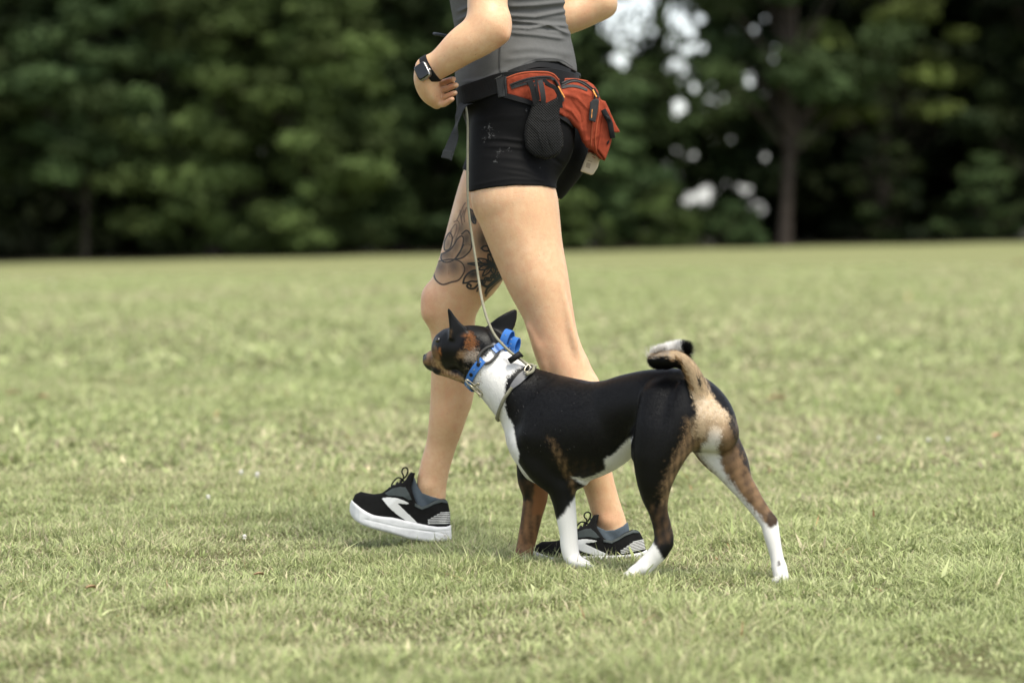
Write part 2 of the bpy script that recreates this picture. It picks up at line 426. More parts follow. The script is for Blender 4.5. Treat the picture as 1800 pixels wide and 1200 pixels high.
# ================================================================== GROUND
def grass_ground():
    xs = np.concatenate([np.linspace(-400, -16, 14)[:-1], np.linspace(-16, 16, 90), np.linspace(16, 400, 14)[1:]])
    ys = np.concatenate([np.linspace(-60, 2, 10)[:-1], np.linspace(2, 16, 80), np.linspace(16, 70, 60)[1:], np.linspace(70, 900, 14)[1:]])
    Xg, Yg = np.meshgrid(xs, ys); Z = ground_z(Xg, Yg)
    V = np.stack([Xg.ravel(), Yg.ravel(), Z.ravel()], 1); nx = len(xs)
    i = (np.arange(len(ys)-1)[:, None]*nx+np.arange(nx-1)[None]).ravel()
    Q = np.stack([i, i+1, i+1+nx, i+nx], 1)
    m, t, b = newmat('lawn')
    tc = N(t, 'ShaderNodeTexCoord')
    n1 = N(t, 'ShaderNodeTexNoise', Scale=.55, Detail=4.0); L(t, tc.outputs['Object'], n1.inputs['Vector'])
    n2 = N(t, 'ShaderNodeTexNoise', Scale=6., Detail=6.0, Roughness=.7); L(t, tc.outputs['Object'], n2.inputs['Vector'])
    n3 = N(t, 'ShaderNodeTexNoise', Scale=60., Detail=5.0, Roughness=.8); L(t, tc.outputs['Object'], n3.inputs['Vector'])
    c = mix(t, ramp(t, n1.outputs[0], .35, .65), (.178, .202, .086), (.214, .228, .104))
    c = mix(t, ramp(t, n2.outputs[0], .35, .7), c, (.135, .155, .055))
    c = mix(t, ramp(t, n3.outputs[0], .42, .75), c, (.26, .235, .12))
    sp = N(t, 'ShaderNodeSeparateXYZ'); L(t, tc.outputs['Object'], sp.inputs[0])
    soil = mix(t, ramp(t, n3.outputs[0], .3, .7), (.07, .075, .03), (.16, .15, .07))
    near = ramp(t, sp.outputs[1], 14.0, 40.0)
    c = mix(t, near, soil, c)
    under = ramp(t, sp.outputs[1], 63.0, 66.0); c = mix(t, under, c, (.03, .028, .016))   # leaf litter in the wood
    L(t, c, b.inputs['Base Color']); b.inputs['Roughness'].default_value = .95; b.inputs['Specular IOR Level'].default_value = .1
    bp = N(t, 'ShaderNodeBump', Strength=.6, Distance=.02); L(t, n3.outputs[0], bp.inputs['Height']); L(t, bp.outputs[0], b.inputs['Normal'])
    o = mesh_np('ground', V, Q, m, loc=(0, 0, 0)); tag(o, kind='structure')
grass_ground()

def noise2(x, y, seed=0):
    r = np.random.default_rng(seed); v = np.zeros_like(x)
    for k in range(14):
        f = 2**r.uniform(-1, 2.6); a = r.uniform(0, 6.28); v += np.sin((x*math.cos(a)+y*math.sin(a))*f+r.uniform(0, 6.28))/(f**.5)
    return v/3.0
def grass():
    Vs = []; Fq = []; Ft = []; Cs = []; o = 0
    for y0, y1, dens, hs_, ws in ((3.7, 8.0, 29000, 1.0, .62), (8.0, 14.0, 5200, 1.1, 1.6), (14.0, 40.0, 560, 1.2, 4.2)):
        area = .1875*2*(y1**2-y0**2)/2*1.32+.4*(y1-y0); n = int(area*dens)
        y = np.sqrt(RNG.uniform(y0**2, y1**2, n)); x = RNG.uniform(-1, 1, n)*(.1875*1.3*y+.2)
        nz = noise2(x*2.2, y*2.2, 3); nz2 = noise2(x*6, y*6, 5)
        keep = RNG.uniform(0, 1, n) < .90+.35*nz2
        x, y, nz, nz2 = x[keep], y[keep], nz[keep], nz2[keep]; n = len(x)
        z = ground_z(x, y)
        H = (.013+.029*RNG.beta(2, 2.4, n))*(1+.45*nz2)*hs_*np.where(RNG.uniform(0, 1, n) < .06, 1.45, 1)
        Wd = RNG.uniform(.0011, .0027, n)*ws
        broad = RNG.uniform(0, 1, n) < np.clip(.07+.16*noise2(x*3.1+9, y*3.1, 11), .02, .4); Wd = np.where(broad, Wd*2.6, Wd)
        a = RNG.uniform(0, 2*np.pi, n); lean = RNG.beta(1.8, 1.5, n)*2.0*H
        wx, wy = np.cos(a)*Wd, np.sin(a)*Wd
        la = a+np.pi/2+RNG.normal(0, .5, n); lx, ly = np.cos(la)*lean, np.sin(la)*lean
        def pt(t, s):
            bx = x+lx*t**1.7; by = y+ly*t**1.7; bz = z-.002+H*(t-.30*(lean/(H+1e-6))*t*t*.8)
            w = {0: .8, .5: 1., 1: 0}[t]*s
            return np.stack([bx+wx*w, by+wy*w, bz], 1)
        V = np.stack([pt(0, -1), pt(0, 1), pt(.5, 1), pt(.5, -1), pt(1, 0)], 1).reshape(-1, 3)
        i = o+np.arange(n)*5
        Fq.append(np.stack([i, i+1, i+2, i+3], 1)); Ft.append(np.stack([i+3, i+2, i+4], 1))
        r = RNG.uniform(0, 1, n)
        g1 = np.array([.255, .318, .112]); g2 = np.array([.405, .450, .200]); g3 = np.array([.54, .54, .30]); st = np.array([.60, .53, .34])
        k = np.clip(.55+.2*nz+RNG.normal(0, .28, n), 0, 1)[:, None]
        c = g1*(1-k)+g2*k; c = np.where((r > .62)[:, None], c*.5+g3*.5, c)
        dryp = np.clip(.13+.17*noise2(x*1.3+4, y*1.3, 9), .02, .5)
        c = np.where((r < dryp)[:, None], st*RNG.uniform(.6, 1.05, (n, 1)), c)
        c = np.where((r < .001)[:, None], np.array([.45, .22, .12]), c)
        c = c*RNG.uniform(.6, 1.3, (n, 1))
        Cs.append(np.repeat(c, 5, 0)); Vs.append(V); o += n*5
    m = attr_mat('grass_blade', 'col', .5, .3, trans=.33)
    ob = mesh_np('grass', np.concatenate(Vs), [np.concatenate(Fq), np.concatenate(Ft)], m, attrs={'col': np.concatenate(Cs)}, loc=(0, 0, 0))
    tag(ob, 'short mown lawn of mixed green and straw coloured blades', 'grass', kind='stuff')
grass()

# ================================================================== TREES
def tree(name, px, Y, height, rad, base, nclump, leaf, col, label, group, trunk_r=.16, seed=1, lean=0, per=110, gaps=False, flat=.58, cat='tree'):
    r = np.random.default_rng(seed)
    x = (px-900)*Y/F; z0 = float(ground_z(x, Y))
    root = empty(name, (x, Y, z0), label, cat, group)
    # trunk and limbs
    V = []; Fc = []
    def limb(p, q, r0, r1, bend, k=6, s=7):
        p = np.array(p, float); q = np.array(q, float); b = r.normal(0, bend, 3)
        o = sum(len(v) for v in V); pts = []
        for i in range(k+1):
            t = i/k; c = p*(1-t)+q*t+b*math.sin(math.pi*t); rr = r0*(1-t)+r1*t
            if i == 0 and r0 > .1: rr *= 1.35
            d = (q-p)/np.linalg.norm(q-p); e = np.cross(d, [.3, .9, .1]); e /= np.linalg.norm(e); f = np.cross(d, e)
            for j in range(s): a = 2*math.pi*j/s; pts.append(c+(e*math.cos(a)+f*math.sin(a))*rr)
        V.append(np.array(pts))
        for i in range(k):
            for j in range(s): Fc.append((o+i*s+j, o+i*s+(j+1) % s, o+(i+1)*s+(j+1) % s, o+(i+1)*s+j))
    top = np.array([x+lean, Y, z0+height*.86])
    b0 = np.array([x, Y, z0-.1]); limb(b0, top, trunk_r, trunk_r*.3, .12, 10, 10)
    cen = []
    for i in range(nclump):
        h = base+(height-base)*r.beta(1.0, 1.25); t = (h-base)/(height-base)
        prof = math.sin(math.pi*min(1, .18+.82*t)**.8)**.6 if t < .98 else .3
        a = r.uniform(0, 2*math.pi); rr = rad*prof*r.uniform(.0, 1.)**.6*(1+.18*math.sin(3*a+seed))
        cen.append((x+lean*h/height+rr*math.cos(a), Y+.7*rr*math.sin(a), z0+h, r.uniform(.35, .8)*rad/2.6))
    if base < 2.6:
        for h in np.arange(base+.3, height*.8, .38): cen.append((x+lean*h/height+r.normal(0, .25), Y-.5-r.uniform(0, .5), z0+h, r.uniform(.35, .6)*rad/2.6)); 
    cen = np.array(cen); nclump = len(cen)
    for c in cen[::max(1, nclump//22)]:
        tt = max(.08, (c[2]-z0-.5)/height*.8); st = b0+(top-b0)*min(.95, tt); limb(st, c[:3], trunk_r*.32, .02, .12, 4, 5)
    mesh_np('trunk', np.concatenate(V), np.array(Fc), M['bark'], root)
    n = nclump*per; ci = np.repeat(np.arange(nclump), per)
    d = r.normal(0, 1, (n, 3)); d /= np.linalg.norm(d, axis=1)[:, None]; rr = r.uniform(.15, 1, n)**.5
    c = cen[ci, :3]+d*rr[:, None]*cen[ci, 3:4]*[1.25, 1.15, flat]
    c[:, 2] = np.maximum(c[:, 2], z0+.05+r.uniform(0, .3, n))
    if gaps:
        gx, gy = proj(c[:, 0], c[:, 1], c[:, 2]); keep = ~((SKYGAP(gx, gy) > 0) & (r.uniform(0, 1, n) < .97)); c, d, ci = c[keep], d[keep], ci[keep]; n = len(c)
    nn = d*.5+r.normal(0, .5, (n, 3))+[0, 0, .55]; nn /= np.linalg.norm(nn, axis=1)[:, None]
    u = np.cross(nn, r.normal(0, 1, (n, 3))); u /= np.linalg.norm(u, axis=1)[:, None]; v = np.cross(nn, u)
    s = leaf*r.uniform(.6, 1.3, n)[:, None]
    Vv = np.stack([c-u*s, c-v*s*.55, c+u*s, c+v*s*.55], 1).reshape(-1, 3); i = np.arange(n)*4
    col = np.array(col); k = r.uniform(.35, 1.4, nclump)[ci][:, None]*r.uniform(.7, 1.3, (n, 1))
    cc = col*k+r.uniform(0, 1, (nclump, 1))[ci]*np.array([.010, .012, .002])
    mesh_np('crown', Vv, np.stack([i, i+1, i+2, i+3], 1), LEAFM, root, smooth=False, attrs={'col': np.repeat(cc, 4, 0)})
    return root
LEAFM = attr_mat('tree_leaves', 'col', .7, .1, trans=.15)
G1 = (.050, .080, .031); G2 = (.068, .098, .031); G3 = (.034, .055, .020); G4 = (.092, .120, .032); G_SHADE = (.010, .017, .006); G_SHADE2 = (.013, .021, .008)  # last two greens: deep shade of the wood put into the leaf colour
# openings in the thin crowns at the right, where the sky shows between the leaves: centre, half width, half height
_gr = np.random.default_rng(3); HOLES = []
for gx_, gy_, sx_, sy_, k_, a_, b_ in ((1105, 26, 34, 20, 30, 12, 24), (1195, 40, 38, 28, 14, 8, 15), (1232, 85, 26, 12, 5, 7, 12), (1195, 125, 25, 14, 6, 8, 12), (1215, 175, 50, 22, 18, 8, 15), (1335, 148, 22, 16, 8, 8, 14), (1362, 45, 18, 18, 6, 8, 14),
        (1350, 85, 20, 14, 4, 8, 11), (1178, 272, 14, 18, 4, 8, 13), (1215, 270, 14, 14, 4, 7, 9), (1300, 320, 24, 18, 8, 8, 14), (1320, 362, 20, 15, 8, 9, 15), (1335, 270, 16, 22, 6, 8, 12), (1278, 240, 14, 14, 3, 7, 10), (1350, 300, 10, 20, 4, 8, 11), (1530, 4, 38, 8, 8, 8, 12), (1470, 2, 25, 8, 4, 7, 10), (1090, 110, 10, 8, 2, 9, 12)):
    for _ in range(int(k_*(1.2 if gy_ < 130 else .62))): HOLES.append((gx_+_gr.normal(0, sx_*.6), gy_+_gr.normal(0, sy_*.6), _gr.uniform(a_, b_)*(1.05 if gy_ < 130 else .85), _gr.uniform(a_, b_)*(1. if gy_ < 130 else .85)))
def SKYGAP(x, y):
    v = np.full(len(x), -1.)
    for a, b, p, q in HOLES: v = np.maximum(v, 1-((x-a)/p)**2-((y-b)/q)**2)
    return v
FT = [ # px, Y, height, radius, base, clumps, leaf, col, label, name, trunk radius, lean
 (-60, 67.5, 9.5, 2.8, 2.2, 80, .13, G3, 'dark bushy tree at the far left edge of the lawn, crown down to the grass', 'bushy_tree', .08, 0),
 (150, 66.5, 8.5, 2.3, 2.0, 70, .12, G1, 'broad grey-green tree with a shady gap under its crown, left of the tall spreading tree', 'broadleaf_tree', .05, 0),
 (380, 67, 10., 2.4, .25, 95, .12, G2, 'tall spreading tree with foliage sweeping down to the grass, left background', 'spreading_tree', .2, .3),
 (560, 65.5, 9., 2.1, .2, 90, .11, G2, 'leafy mid green tree directly left of the walker, branches touching the lawn', 'leafy_tree', .17, 0),
 (700, 69, 10., 2.5, .2, 80, .12, G3, 'dark green tree seen behind the hand and the dangling strap', 'dark_tree', .2, 0),
 (890, 68, 9., 2.2, .3, 80, .12, G1, 'green tree directly behind the walker, mostly hidden by her hips', 'green_tree', .17, 0),
 (1085, 66.5, 4.1, 1.45, .15, 60, .11, G1, 'low bright green bushy tree just right of the orange waist pack', 'low_tree', .1, 0),
 (1378, 65.5, 11., 2.6, 3.1, 50, .12, G3, 'tree with a bare straight brown trunk and high thin crown, right of the sky gaps', 'tall_tree', .155, .1),
 (1560, 67.5, 10., 2.0, 3.1, 60, .12, G4, 'tree with yellowish sunlit foliage high above a dark shady gap, right background', 'sunlit_tree', .035, -.1),
 (1850, 67, 10.5, 2.2, 2.0, 70, .12, G_SHADE, 'very dark tree at the right edge of the background', 'shaded_tree', .06, 0),
]
for i, (px, Y, h, rad, base, nc, lf, c, lab, nm, tr, ln) in enumerate(FT):
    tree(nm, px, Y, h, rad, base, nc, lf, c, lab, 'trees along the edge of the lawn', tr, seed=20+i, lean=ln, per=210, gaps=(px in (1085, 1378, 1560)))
for i, (px, h, rad, c, lab) in enumerate(((1170, 1.5, .9, G2, 'low green shrub in the gap between the waist pack and the bare trunk, left one'),
        (1290, 1.1, .8, G1, 'small dark shrub just left of the bare brown trunk'), (1555, 2.9, 1.1, G_SHADE, 'tall dark shrub a little right of the bare brown trunk'),
        (1720, 2.0, 1.2, G3, 'green shrub under the trees at the right, beside the frame edge'), (1010, 1.6, 1.0, G2, 'bright shrub at the lawn edge between the thigh and the low tree'))):
    tree('shrub', px, 65.2+.3*(i % 2), h, rad, .05, 26, .09, c, lab, 'shrubs at the edge of the wood', .04, seed=60+i, per=120, cat='shrub')
BT = [(-250, 76), (40, 74), (260, 76), (440, 74), (600, 76), (760, 75), (900, 77), (1520, 74), (1640, 75), (1740, 73), (1880, 75), (2020, 76), (2180, 78), (-420, 78), (150, 79)]
ORD = 'first second third fourth fifth sixth seventh eighth ninth tenth eleventh twelfth thirteenth fourteenth fifteenth'.split()
for i, (px, Y) in enumerate(BT):
    tree('woodland_tree', px, Y+(i % 3)*1.5, 12.5, 2.9, .05, 120, .19, G_SHADE, 'dark shaded tree in the second row of the wood, %s from the left' % ORD[int(np.argsort(np.argsort([b[0] for b in BT]))[i])], 'dark trees deeper in the wood', .18, seed=90+i, per=150, flat=.8)
for i, (px, Y, lab) in enumerate(((1060, 77, 'thin crowned tree with sky patches directly behind the far elbow'), (1165, 79, 'open crowned tree with bright sky patches, between the far elbow and the bare trunk'),
        (1265, 80, 'loose dark tree with round sky patches low in its crown, left of the bare trunk'), (1360, 79, 'dark leafy tree directly behind the bare brown trunk'), (1450, 78, 'dense dark tree just right of the bare brown trunk, in the second row'))):
    tree('woodland_tree', px, Y, 12.5, 2.1, .05, 120, .15, G_SHADE2 if i > 2 else G3, lab, 'dark trees deeper in the wood', .14, seed=140+i, per=130, gaps=True, flat=.8)

# ================================================================== PERSON
PROOT = empty('person', (P(985, 985, 6.12)[0], 6.12, 0), 'walking person in grey tank top and black shorts with a tattooed thigh', 'person')
def lin(xs, ys): return lambda px, py=0: np.interp(px, xs, ys)
nearleg = [(902, 232, 6.05, 72, 62), (901, 335, 6.02, 74, 70), (909, 362, 6.015, 73, 69), (926, 431, 6.01, 63, 64), (943.5, 488, 6.0, 55.5, 57), (961, 541, 6.0, 46, 50), (974, 592, 6.0, 42, 44),
           (986, 625, 6.0, 40.5, 42), (1000, 657, 6.0, 41, 43), (1013, 710, 6.0, 41, 43), (1029, 770, 6.0, 36, 38), (1043, 820, 6.0, 31, 32), (1056, 862, 6.0, 27.5, 25), (1065, 893, 6.0, 27.5, 23), (1074, 922, 6.0, 28, 22), (1082, 945, 6.0, 25, 20)]
nearfoot = [(1098, 964, 5.99, 13, 18), (1055, 966, 5.99, 13, 18), (1010, 973, 5.98, 9, 22), (985, 976, 5.97, 7, 20)]
farleg = [(905, 240, 6.19, 66, 62), (868, 350, 6.20, 66, 66), (834, 458, 6.22, 61, 62), (809, 502, 6.225, 50.5, 54), (792, 540, 6.23, 47.5, 47), (795, 573, 6.24, 40, 42), (798, 605, 6.24, 39, 40), (797, 640, 6.24, 39, 41),
          (793.5, 693, 6.25, 37, 38), (786.5, 735, 6.25, 32.5, 34), (776, 780, 6.26, 27, 28), (766, 815, 6.26, 26.5, 24), (759, 850, 6.26, 26.5, 22), (760, 872, 6.26, 24, 21)]
farfoot = [(768, 895, 6.26, 15, 18), (725, 895, 6.26, 15, 18), (690, 893, 6.26, 11, 22), (660, 890, 6.26, 8, 20)]
pelvis = [(908, 140, 6.13, 99, 122), (916, 190, 6.13, 93, 134), (915, 235, 6.13, 88, 132), (908, 290, 6.13, 66, 100)]
glute_n = [(952, 205, 6.07, 50, 52), (957, 250, 6.05, 50, 56), (940, 292, 6.04, 42, 52)]
glute_f = [(965, 215, 6.19, 52, 56), (985, 262, 6.19, 50, 56), (968, 305, 6.19, 42, 52), (935, 340, 6.2, 42, 50)]
torso = [(900, -330, 6.14, 46, 40), (898, -215, 6.14, 46, 42), (900, -190, 6.13, 62, 90), (893, -140, 6.13, 86, 140), (888, -60, 6.13, 98, 122), (893, 20, 6.13, 93, 104), (899, 55, 6.13, 91.5, 100), (905, 100, 6.13, 98, 110), (908, 160, 6.13, 98, 124)]
uparm_n = [(885, -150, 5.99, 44, 42), (866, -70, 5.95, 38, 38), (857, 0, 5.92, 35.5, 36), (860, 35, 5.905, 36, 35), (864, 50, 5.9, 31, 32)]
forearm_n = [(861, 46, 5.9, 36.5, 36), (842, 63, 5.9, 36.5, 35), (815, 80, 5.905, 33.5, 32), (785, 104, 5.92, 27, 26), (768, 116, 5.93, 24.5, 21), (757, 122, 5.935, 24, 19)]
elbow_n = [(866, 45, 5.89, 22, 20), (885, 63, 5.885, 9.5, 12)]
palm_n = [(752, 122, 5.935, 23, 19), (748, 140, 5.94, 21, 22), (755, 160, 5.955, 20, 24), (764, 176, 5.97, 12, 20)]
fingers_n = [[(760, 150, 5.985, 8, 8), (778, 146, 5.975, 6, 6.4), (792, 141, 5.955, 5.4, 5.8), (797, 139.5, 5.94, 4.6, 5)],
             [(762, 160, 5.98, 8, 8), (780, 158, 5.965, 6, 6.4), (796, 152, 5.945, 5.4, 5.8), (802, 150, 5.93, 4.6, 5)],
             [(764, 171, 5.975, 8, 8), (782, 170.5, 5.955, 5.8, 6), (795, 165.5, 5.935, 5.1, 5.4), (800, 163.5, 5.925, 4.4, 4.8)],
             [(768, 182, 5.965, 7.5, 8), (780, 183, 5.945, 5.6, 5.8), (791, 177, 5.925, 4.9, 5.2), (795, 174.5, 5.915, 4.2, 4.6)]]
thumb_n = [(746, 132, 5.975, 10, 10), (758, 140, 6.0, 9, 9), (775, 152, 6.015, 7.5, 7.5), (785, 157, 6.015, 6, 6)]
uparm_f = [(915, -150, 6.29, 44, 42), (985, -80, 6.33, 38, 38), (1040, -18, 6.35, 33, 34), (1054, 2, 6.35, 28, 30)]
forearm_f = [(1050, 6, 6.35, 31, 31), (1022, 18, 6.34, 33, 32), (985, 34, 6.33, 31, 31), (930, 58, 6.33, 25, 25), (880, 74, 6.31, 21, 18)]
elbow_f = [(1055, 0, 6.35, 24, 22), (1070, 13, 6.355, 12, 13)]
palm_f = [(878, 74, 6.31, 20, 16), (852, 80, 6.30, 20, 14), (838, 84, 6.28, 17, 13)]
fingers_f = [[(838, 74+8*i, 6.285, 7.5, 7.5), (818+2*i, 78+8*i, 6.265, 6.5, 6.5), (812+2*i, 80+8*i, 6.235, 6, 6), (824+2*i, 81+8*i, 6.215, 5, 5)] for i in range(4)]
thumb_f = [(858, 66, 6.285, 9, 9), (838, 62, 6.25, 7.5, 7.5), (822, 64, 6.23, 6, 6)]
head = [(898, -320, 6.14, 78, 62), (885, -290, 6.14, 70, 58), (868, -250, 6.14, 44, 46)]
H = .003
lo = P(610, 1010, 5.75); hi = P(1110, -410, 6.5)
fb = Field([lo[0]-.02, 5.80, -.03], [hi[0]+.02, 6.46, hi[2]+.03], H)
def add_all(f, k=.012, off=0.):
    f.chain(torso, k, off=off); f.chain(pelvis, .02, off=off); f.chain(glute_n, .02, off=off); f.chain(glute_f, .015, off=off)
    f.chain(nearleg, .014, off=off); f.chain(farleg, .014, off=off)
add_all(fb)
for c, k in ((nearfoot, .012), (farfoot, .012), (uparm_n, .0), (forearm_n, .018), (elbow_n, .012), (palm_n, .014), (thumb_n, .004), (uparm_f, .02), (forearm_f, .018), (elbow_f, .012), (palm_f, .012), (thumb_f, .006), (head, .01)):
    fb.chain(c, k)
for c in fingers_n+fingers_f: fb.chain(c, .0012)
# shape details: shoulders, kneecap, calf, tendons, ankle bones, face
det = [([(878, -158, 6.02, 52, 50)], .02), ([(905, -158, 6.25, 52, 50)], .02),
       ([(762, 522, 6.215, 21, 28), (757, 545, 6.215, 15, 24)], .02), ([(955, 610, 5.985, 13, 22), (958, 640, 5.985, 9, 16)], .018),
       ([(1022, 690, 6.0, 36, 42), (1040, 750, 6.0, 27, 34)], .02), ([(815, 640, 6.25, 22, 36), (805, 700, 6.25, 20, 32)], .02),
       ([(1068, 915, 5.982, 10, 9)], .014), ([(755, 855, 6.243, 10, 9)], .014),
       ([(986, 500, 5.95, 3, 3), (999, 555, 5.957, 7, 7), (1010, 605, 5.958, 7, 7), (1019, 650, 5.965, 4, 4)], .007), ([(932, 575, 5.972, 7, 9), (948, 612, 5.97, 8, 10), (962, 655, 5.97, 5, 6)], .008), ([(915, 400, 5.945, 14, 8), (935, 470, 5.945, 12, 8), (950, 520, 5.95, 6, 5)], .012),
       ([(822, -296, 6.14, 5, 6), (816, -275, 6.14, 9, 9)], .01), ([(836, -243, 6.14, 10, 22)], .008), ([(905, -283, 6.09, 12, 5)], .004)]
for c, k in det: fb.chain(c, k)
bx_, by_ = fb.px(); kp_ = ss(140, 130, bx_*0+by_*0+np.maximum(np.abs(bx_-785)*3.2, np.abs(by_-160)*3.2)).astype(np.float32)
V, Q = fb.mesh(4, kp_); del kp_, bx_, by_
px, py = proj(V[:, 0], V[:, 1], V[:, 2])
fl = np.zeros(len(V))
for c in fingers_n: 
    w = P(*c[2][:3]); fl = np.maximum(fl, .55*np.exp(-((V-w)**2).sum(1)/.014**2))
for (a, b, Y, r, s) in ((748, 530, 6.19, .035, .25), (884, 66, 5.88, .022, .3), (955, 600, 5.96, .05, .12), (1070, 915, 5.97, .03, .15)):
    fl = np.maximum(fl, s*np.exp(-((V-P(a, b, Y))**2).sum(1)/r**2))
body = mesh_np('body', V, Q, M['skin'], PROOT, uv=True, attrs={'flush': fl})
BODY = Surf([(V, Q)]); BV = (V, Q)
# skull hair
fh = bbox_field([(800, -410), (1000, -200)], [6.0, 6.3], .005)
fh.chain([(905, -328, 6.14, 84, 68), (925, -285, 6.14, 62, 62), (960, -262, 6.14, 36, 32), (985, -200, 6.14, 22, 22)], .01)
a_, b_ = fh.px(); fh.a = np.maximum(fh.a, ((850+np.clip(-320-b_, -80, 30)*1.2)-a_)*.00128*np.ones_like(fh.a)).astype(np.float32)
make('hair', fh, M['hair'], PROOT)

def clipto(f, expr): f.a = np.maximum(f.a, (expr*.00127)*np.ones_like(f.a)).astype(np.float32)
def hem_clip(f, xs, ys, side):  # keep above (side=1) / below (-1) the line
    a, b = f.px(); clipto(f, side*(b-np.interp(a, xs, ys)))
def ridge(f, pts, amp, sig, fade=12, Ymax=6.12):
    """a fold in cloth along a line of photo points"""
    a, b = f.px(); _, Y, _ = f.grids(); pts = np.array(pts, float)
    c = np.interp(a, pts[:, 0], pts[:, 1]); m = ss(pts[0, 0]-fade, pts[0, 0]+fade, a)*(1-ss(pts[-1, 0]-fade, pts[-1, 0]+fade, a))
    f.a = (f.a-amp*K(6)*np.exp(-((b-c)/sig)**2)*m*(Y < Ymax)).astype(np.float32)
# --- tank top
ft = Field(P(780, 185, 5.9)-[.02, 0.08, .02], [P(1030, 100, 6.4)[0]+.02, 6.42, P(900, -170, 6.1)[2]], .0025)
ft.chain(torso[2:], .012, off=.0055); ft.chain(pelvis, .02, off=.0065)
ft.a = np.maximum(ft.a, -.5)
for pts, am, sg in (([(895, 12), (940, 10), (996, 4)], 3.2, 5), ([(890, 27), (940, 30), (996, 20)], 3.6, 4.5), ([(893, 37), (935, 40), (996, 46)], 3.4, 3.6), ([(893, 48), (930, 50), (965, 45), (998, 58)], 3.2, 3.6),
        ([(897, 58), (945, 62), (990, 68)], 2.6, 4), ([(900, 88), (940, 84), (1002, 96)], 1.6, 7), ([(806, 20), (826, 12)], 3, 4), ([(806, 36), (828, 24)], 3, 4), ([(806, -10), (830, -12)], 3, 5),
        ([(905, -8), (950, -10), (990, -14)], 3, 5), ([(815, 145), (850, 140), (886, 124)], 1.8, 3.5), ([(812, 156), (850, 150), (888, 131)], 2.2, 2.5), ([(890, 105), (930, 100), (985, 104)], 1.4, 5)):
    ridge(ft, pts, am*1.5, sg*.9, 10)
# wrinkles wrap to the far side too
ridge(ft, [(880, 30), (930, 34), (1005, 30)], 2.6, 5, Ymax=9); ridge(ft, [(880, 52), (940, 55), (1005, 60)], 2.4, 4.5, Ymax=9)
TH = ([780, 807, 840, 886, 910, 942, 982, 1012, 1040], [172, 166, 152, 133.5, 122, 109, 109, 127, 135])
hem_clip(ft, *TH, 1)
X_, Y_, Z_ = ft.grids(); a_, b_ = ft.px()
clipto(ft, -(b_+150))
# arm holes: push cloth away from the arms
Vt, Qt = ft.mesh(0); tank = mesh_np('tank_top', Vt, Qt, M['tank'], PROOT, uv=True)
# side seam
# --- shorts
fs = Field([P(785, 380, 6.1)[0], 5.9, P(900, 400, 6.1)[2]], [P(1060, 100, 6.3)[0], 6.36, P(900, 90, 6.1)[2]], .0025)
f2 = Field(fs.lo, fs.lo+np.array(fs.n)*fs.h-fs.h*.5, .0025)
fs.chain(torso[-3:], 0, off=.003); fs.chain(pelvis, .012, off=.003); fs.chain(glute_n, .02, off=.003); fs.chain(nearleg[:4], .014, off=.0035)
for pts, am, sg in (([(852, 243), (885, 244), (925, 249)], 2.0, 3), ([(856, 257), (888, 257), (935, 263)], 2.0, 3), ([(880, 292), (920, 297), (955, 312)], 1.1, 3.2), ([(888, 303), (925, 308), (960, 320)], 1.1, 3), ([(850, 276), (890, 277), (930, 283)], .9, 4),
        ([(832, 326), (870, 318), (900, 314), (965, 318)], .9, 2.), ([(835, 215), (870, 205), (920, 203)], .8, 5), ([(930, 262), (965, 275), (990, 290)], -1.2, 4)): ridge(fs, pts, am, sg, 14)
hem_clip(fs, [780, 824, 845, 870, 907, 953, 972, 1000], [342, 338, 333, 329, 325.5, 326.5, 330, 336], 1)
f2.chain(torso[-3:], 0, off=.003); f2.chain(pelvis, .012, off=.003); f2.chain(glute_f, .02, off=.003); f2.chain(farleg[:3], .014, off=.0035)
hem_clip(f2, [780, 820, 985, 1060], [286, 300, 350, 372], 1)
n_ = np.minimum(fs.n, f2.n); s_ = tuple(slice(0, k) for k in n_)
A_ = fs.a[s_]; B_ = f2.a[s_]; k_ = .004; h_ = np.clip(.5+.5*(A_-B_)/k_, 0, 1); fs.a = (A_*(1-h_)+B_*h_-k_*h_*(1-h_)).astype(np.float32); fs.n = n_; fs.ax = [fs.ax[i][:n_[i]] for i in range(3)]
a_, b_ = fs.px(); clipto(fs, (98-b_))
Vs_, Qs_ = fs.mesh(0); mesh_np('shorts', Vs_, Qs_, M['shorts'], PROOT, uv=True)
CL = Surf([(Vt, Qt), (Vs_, Qs_), BV])
LEGS = Surf([BV])

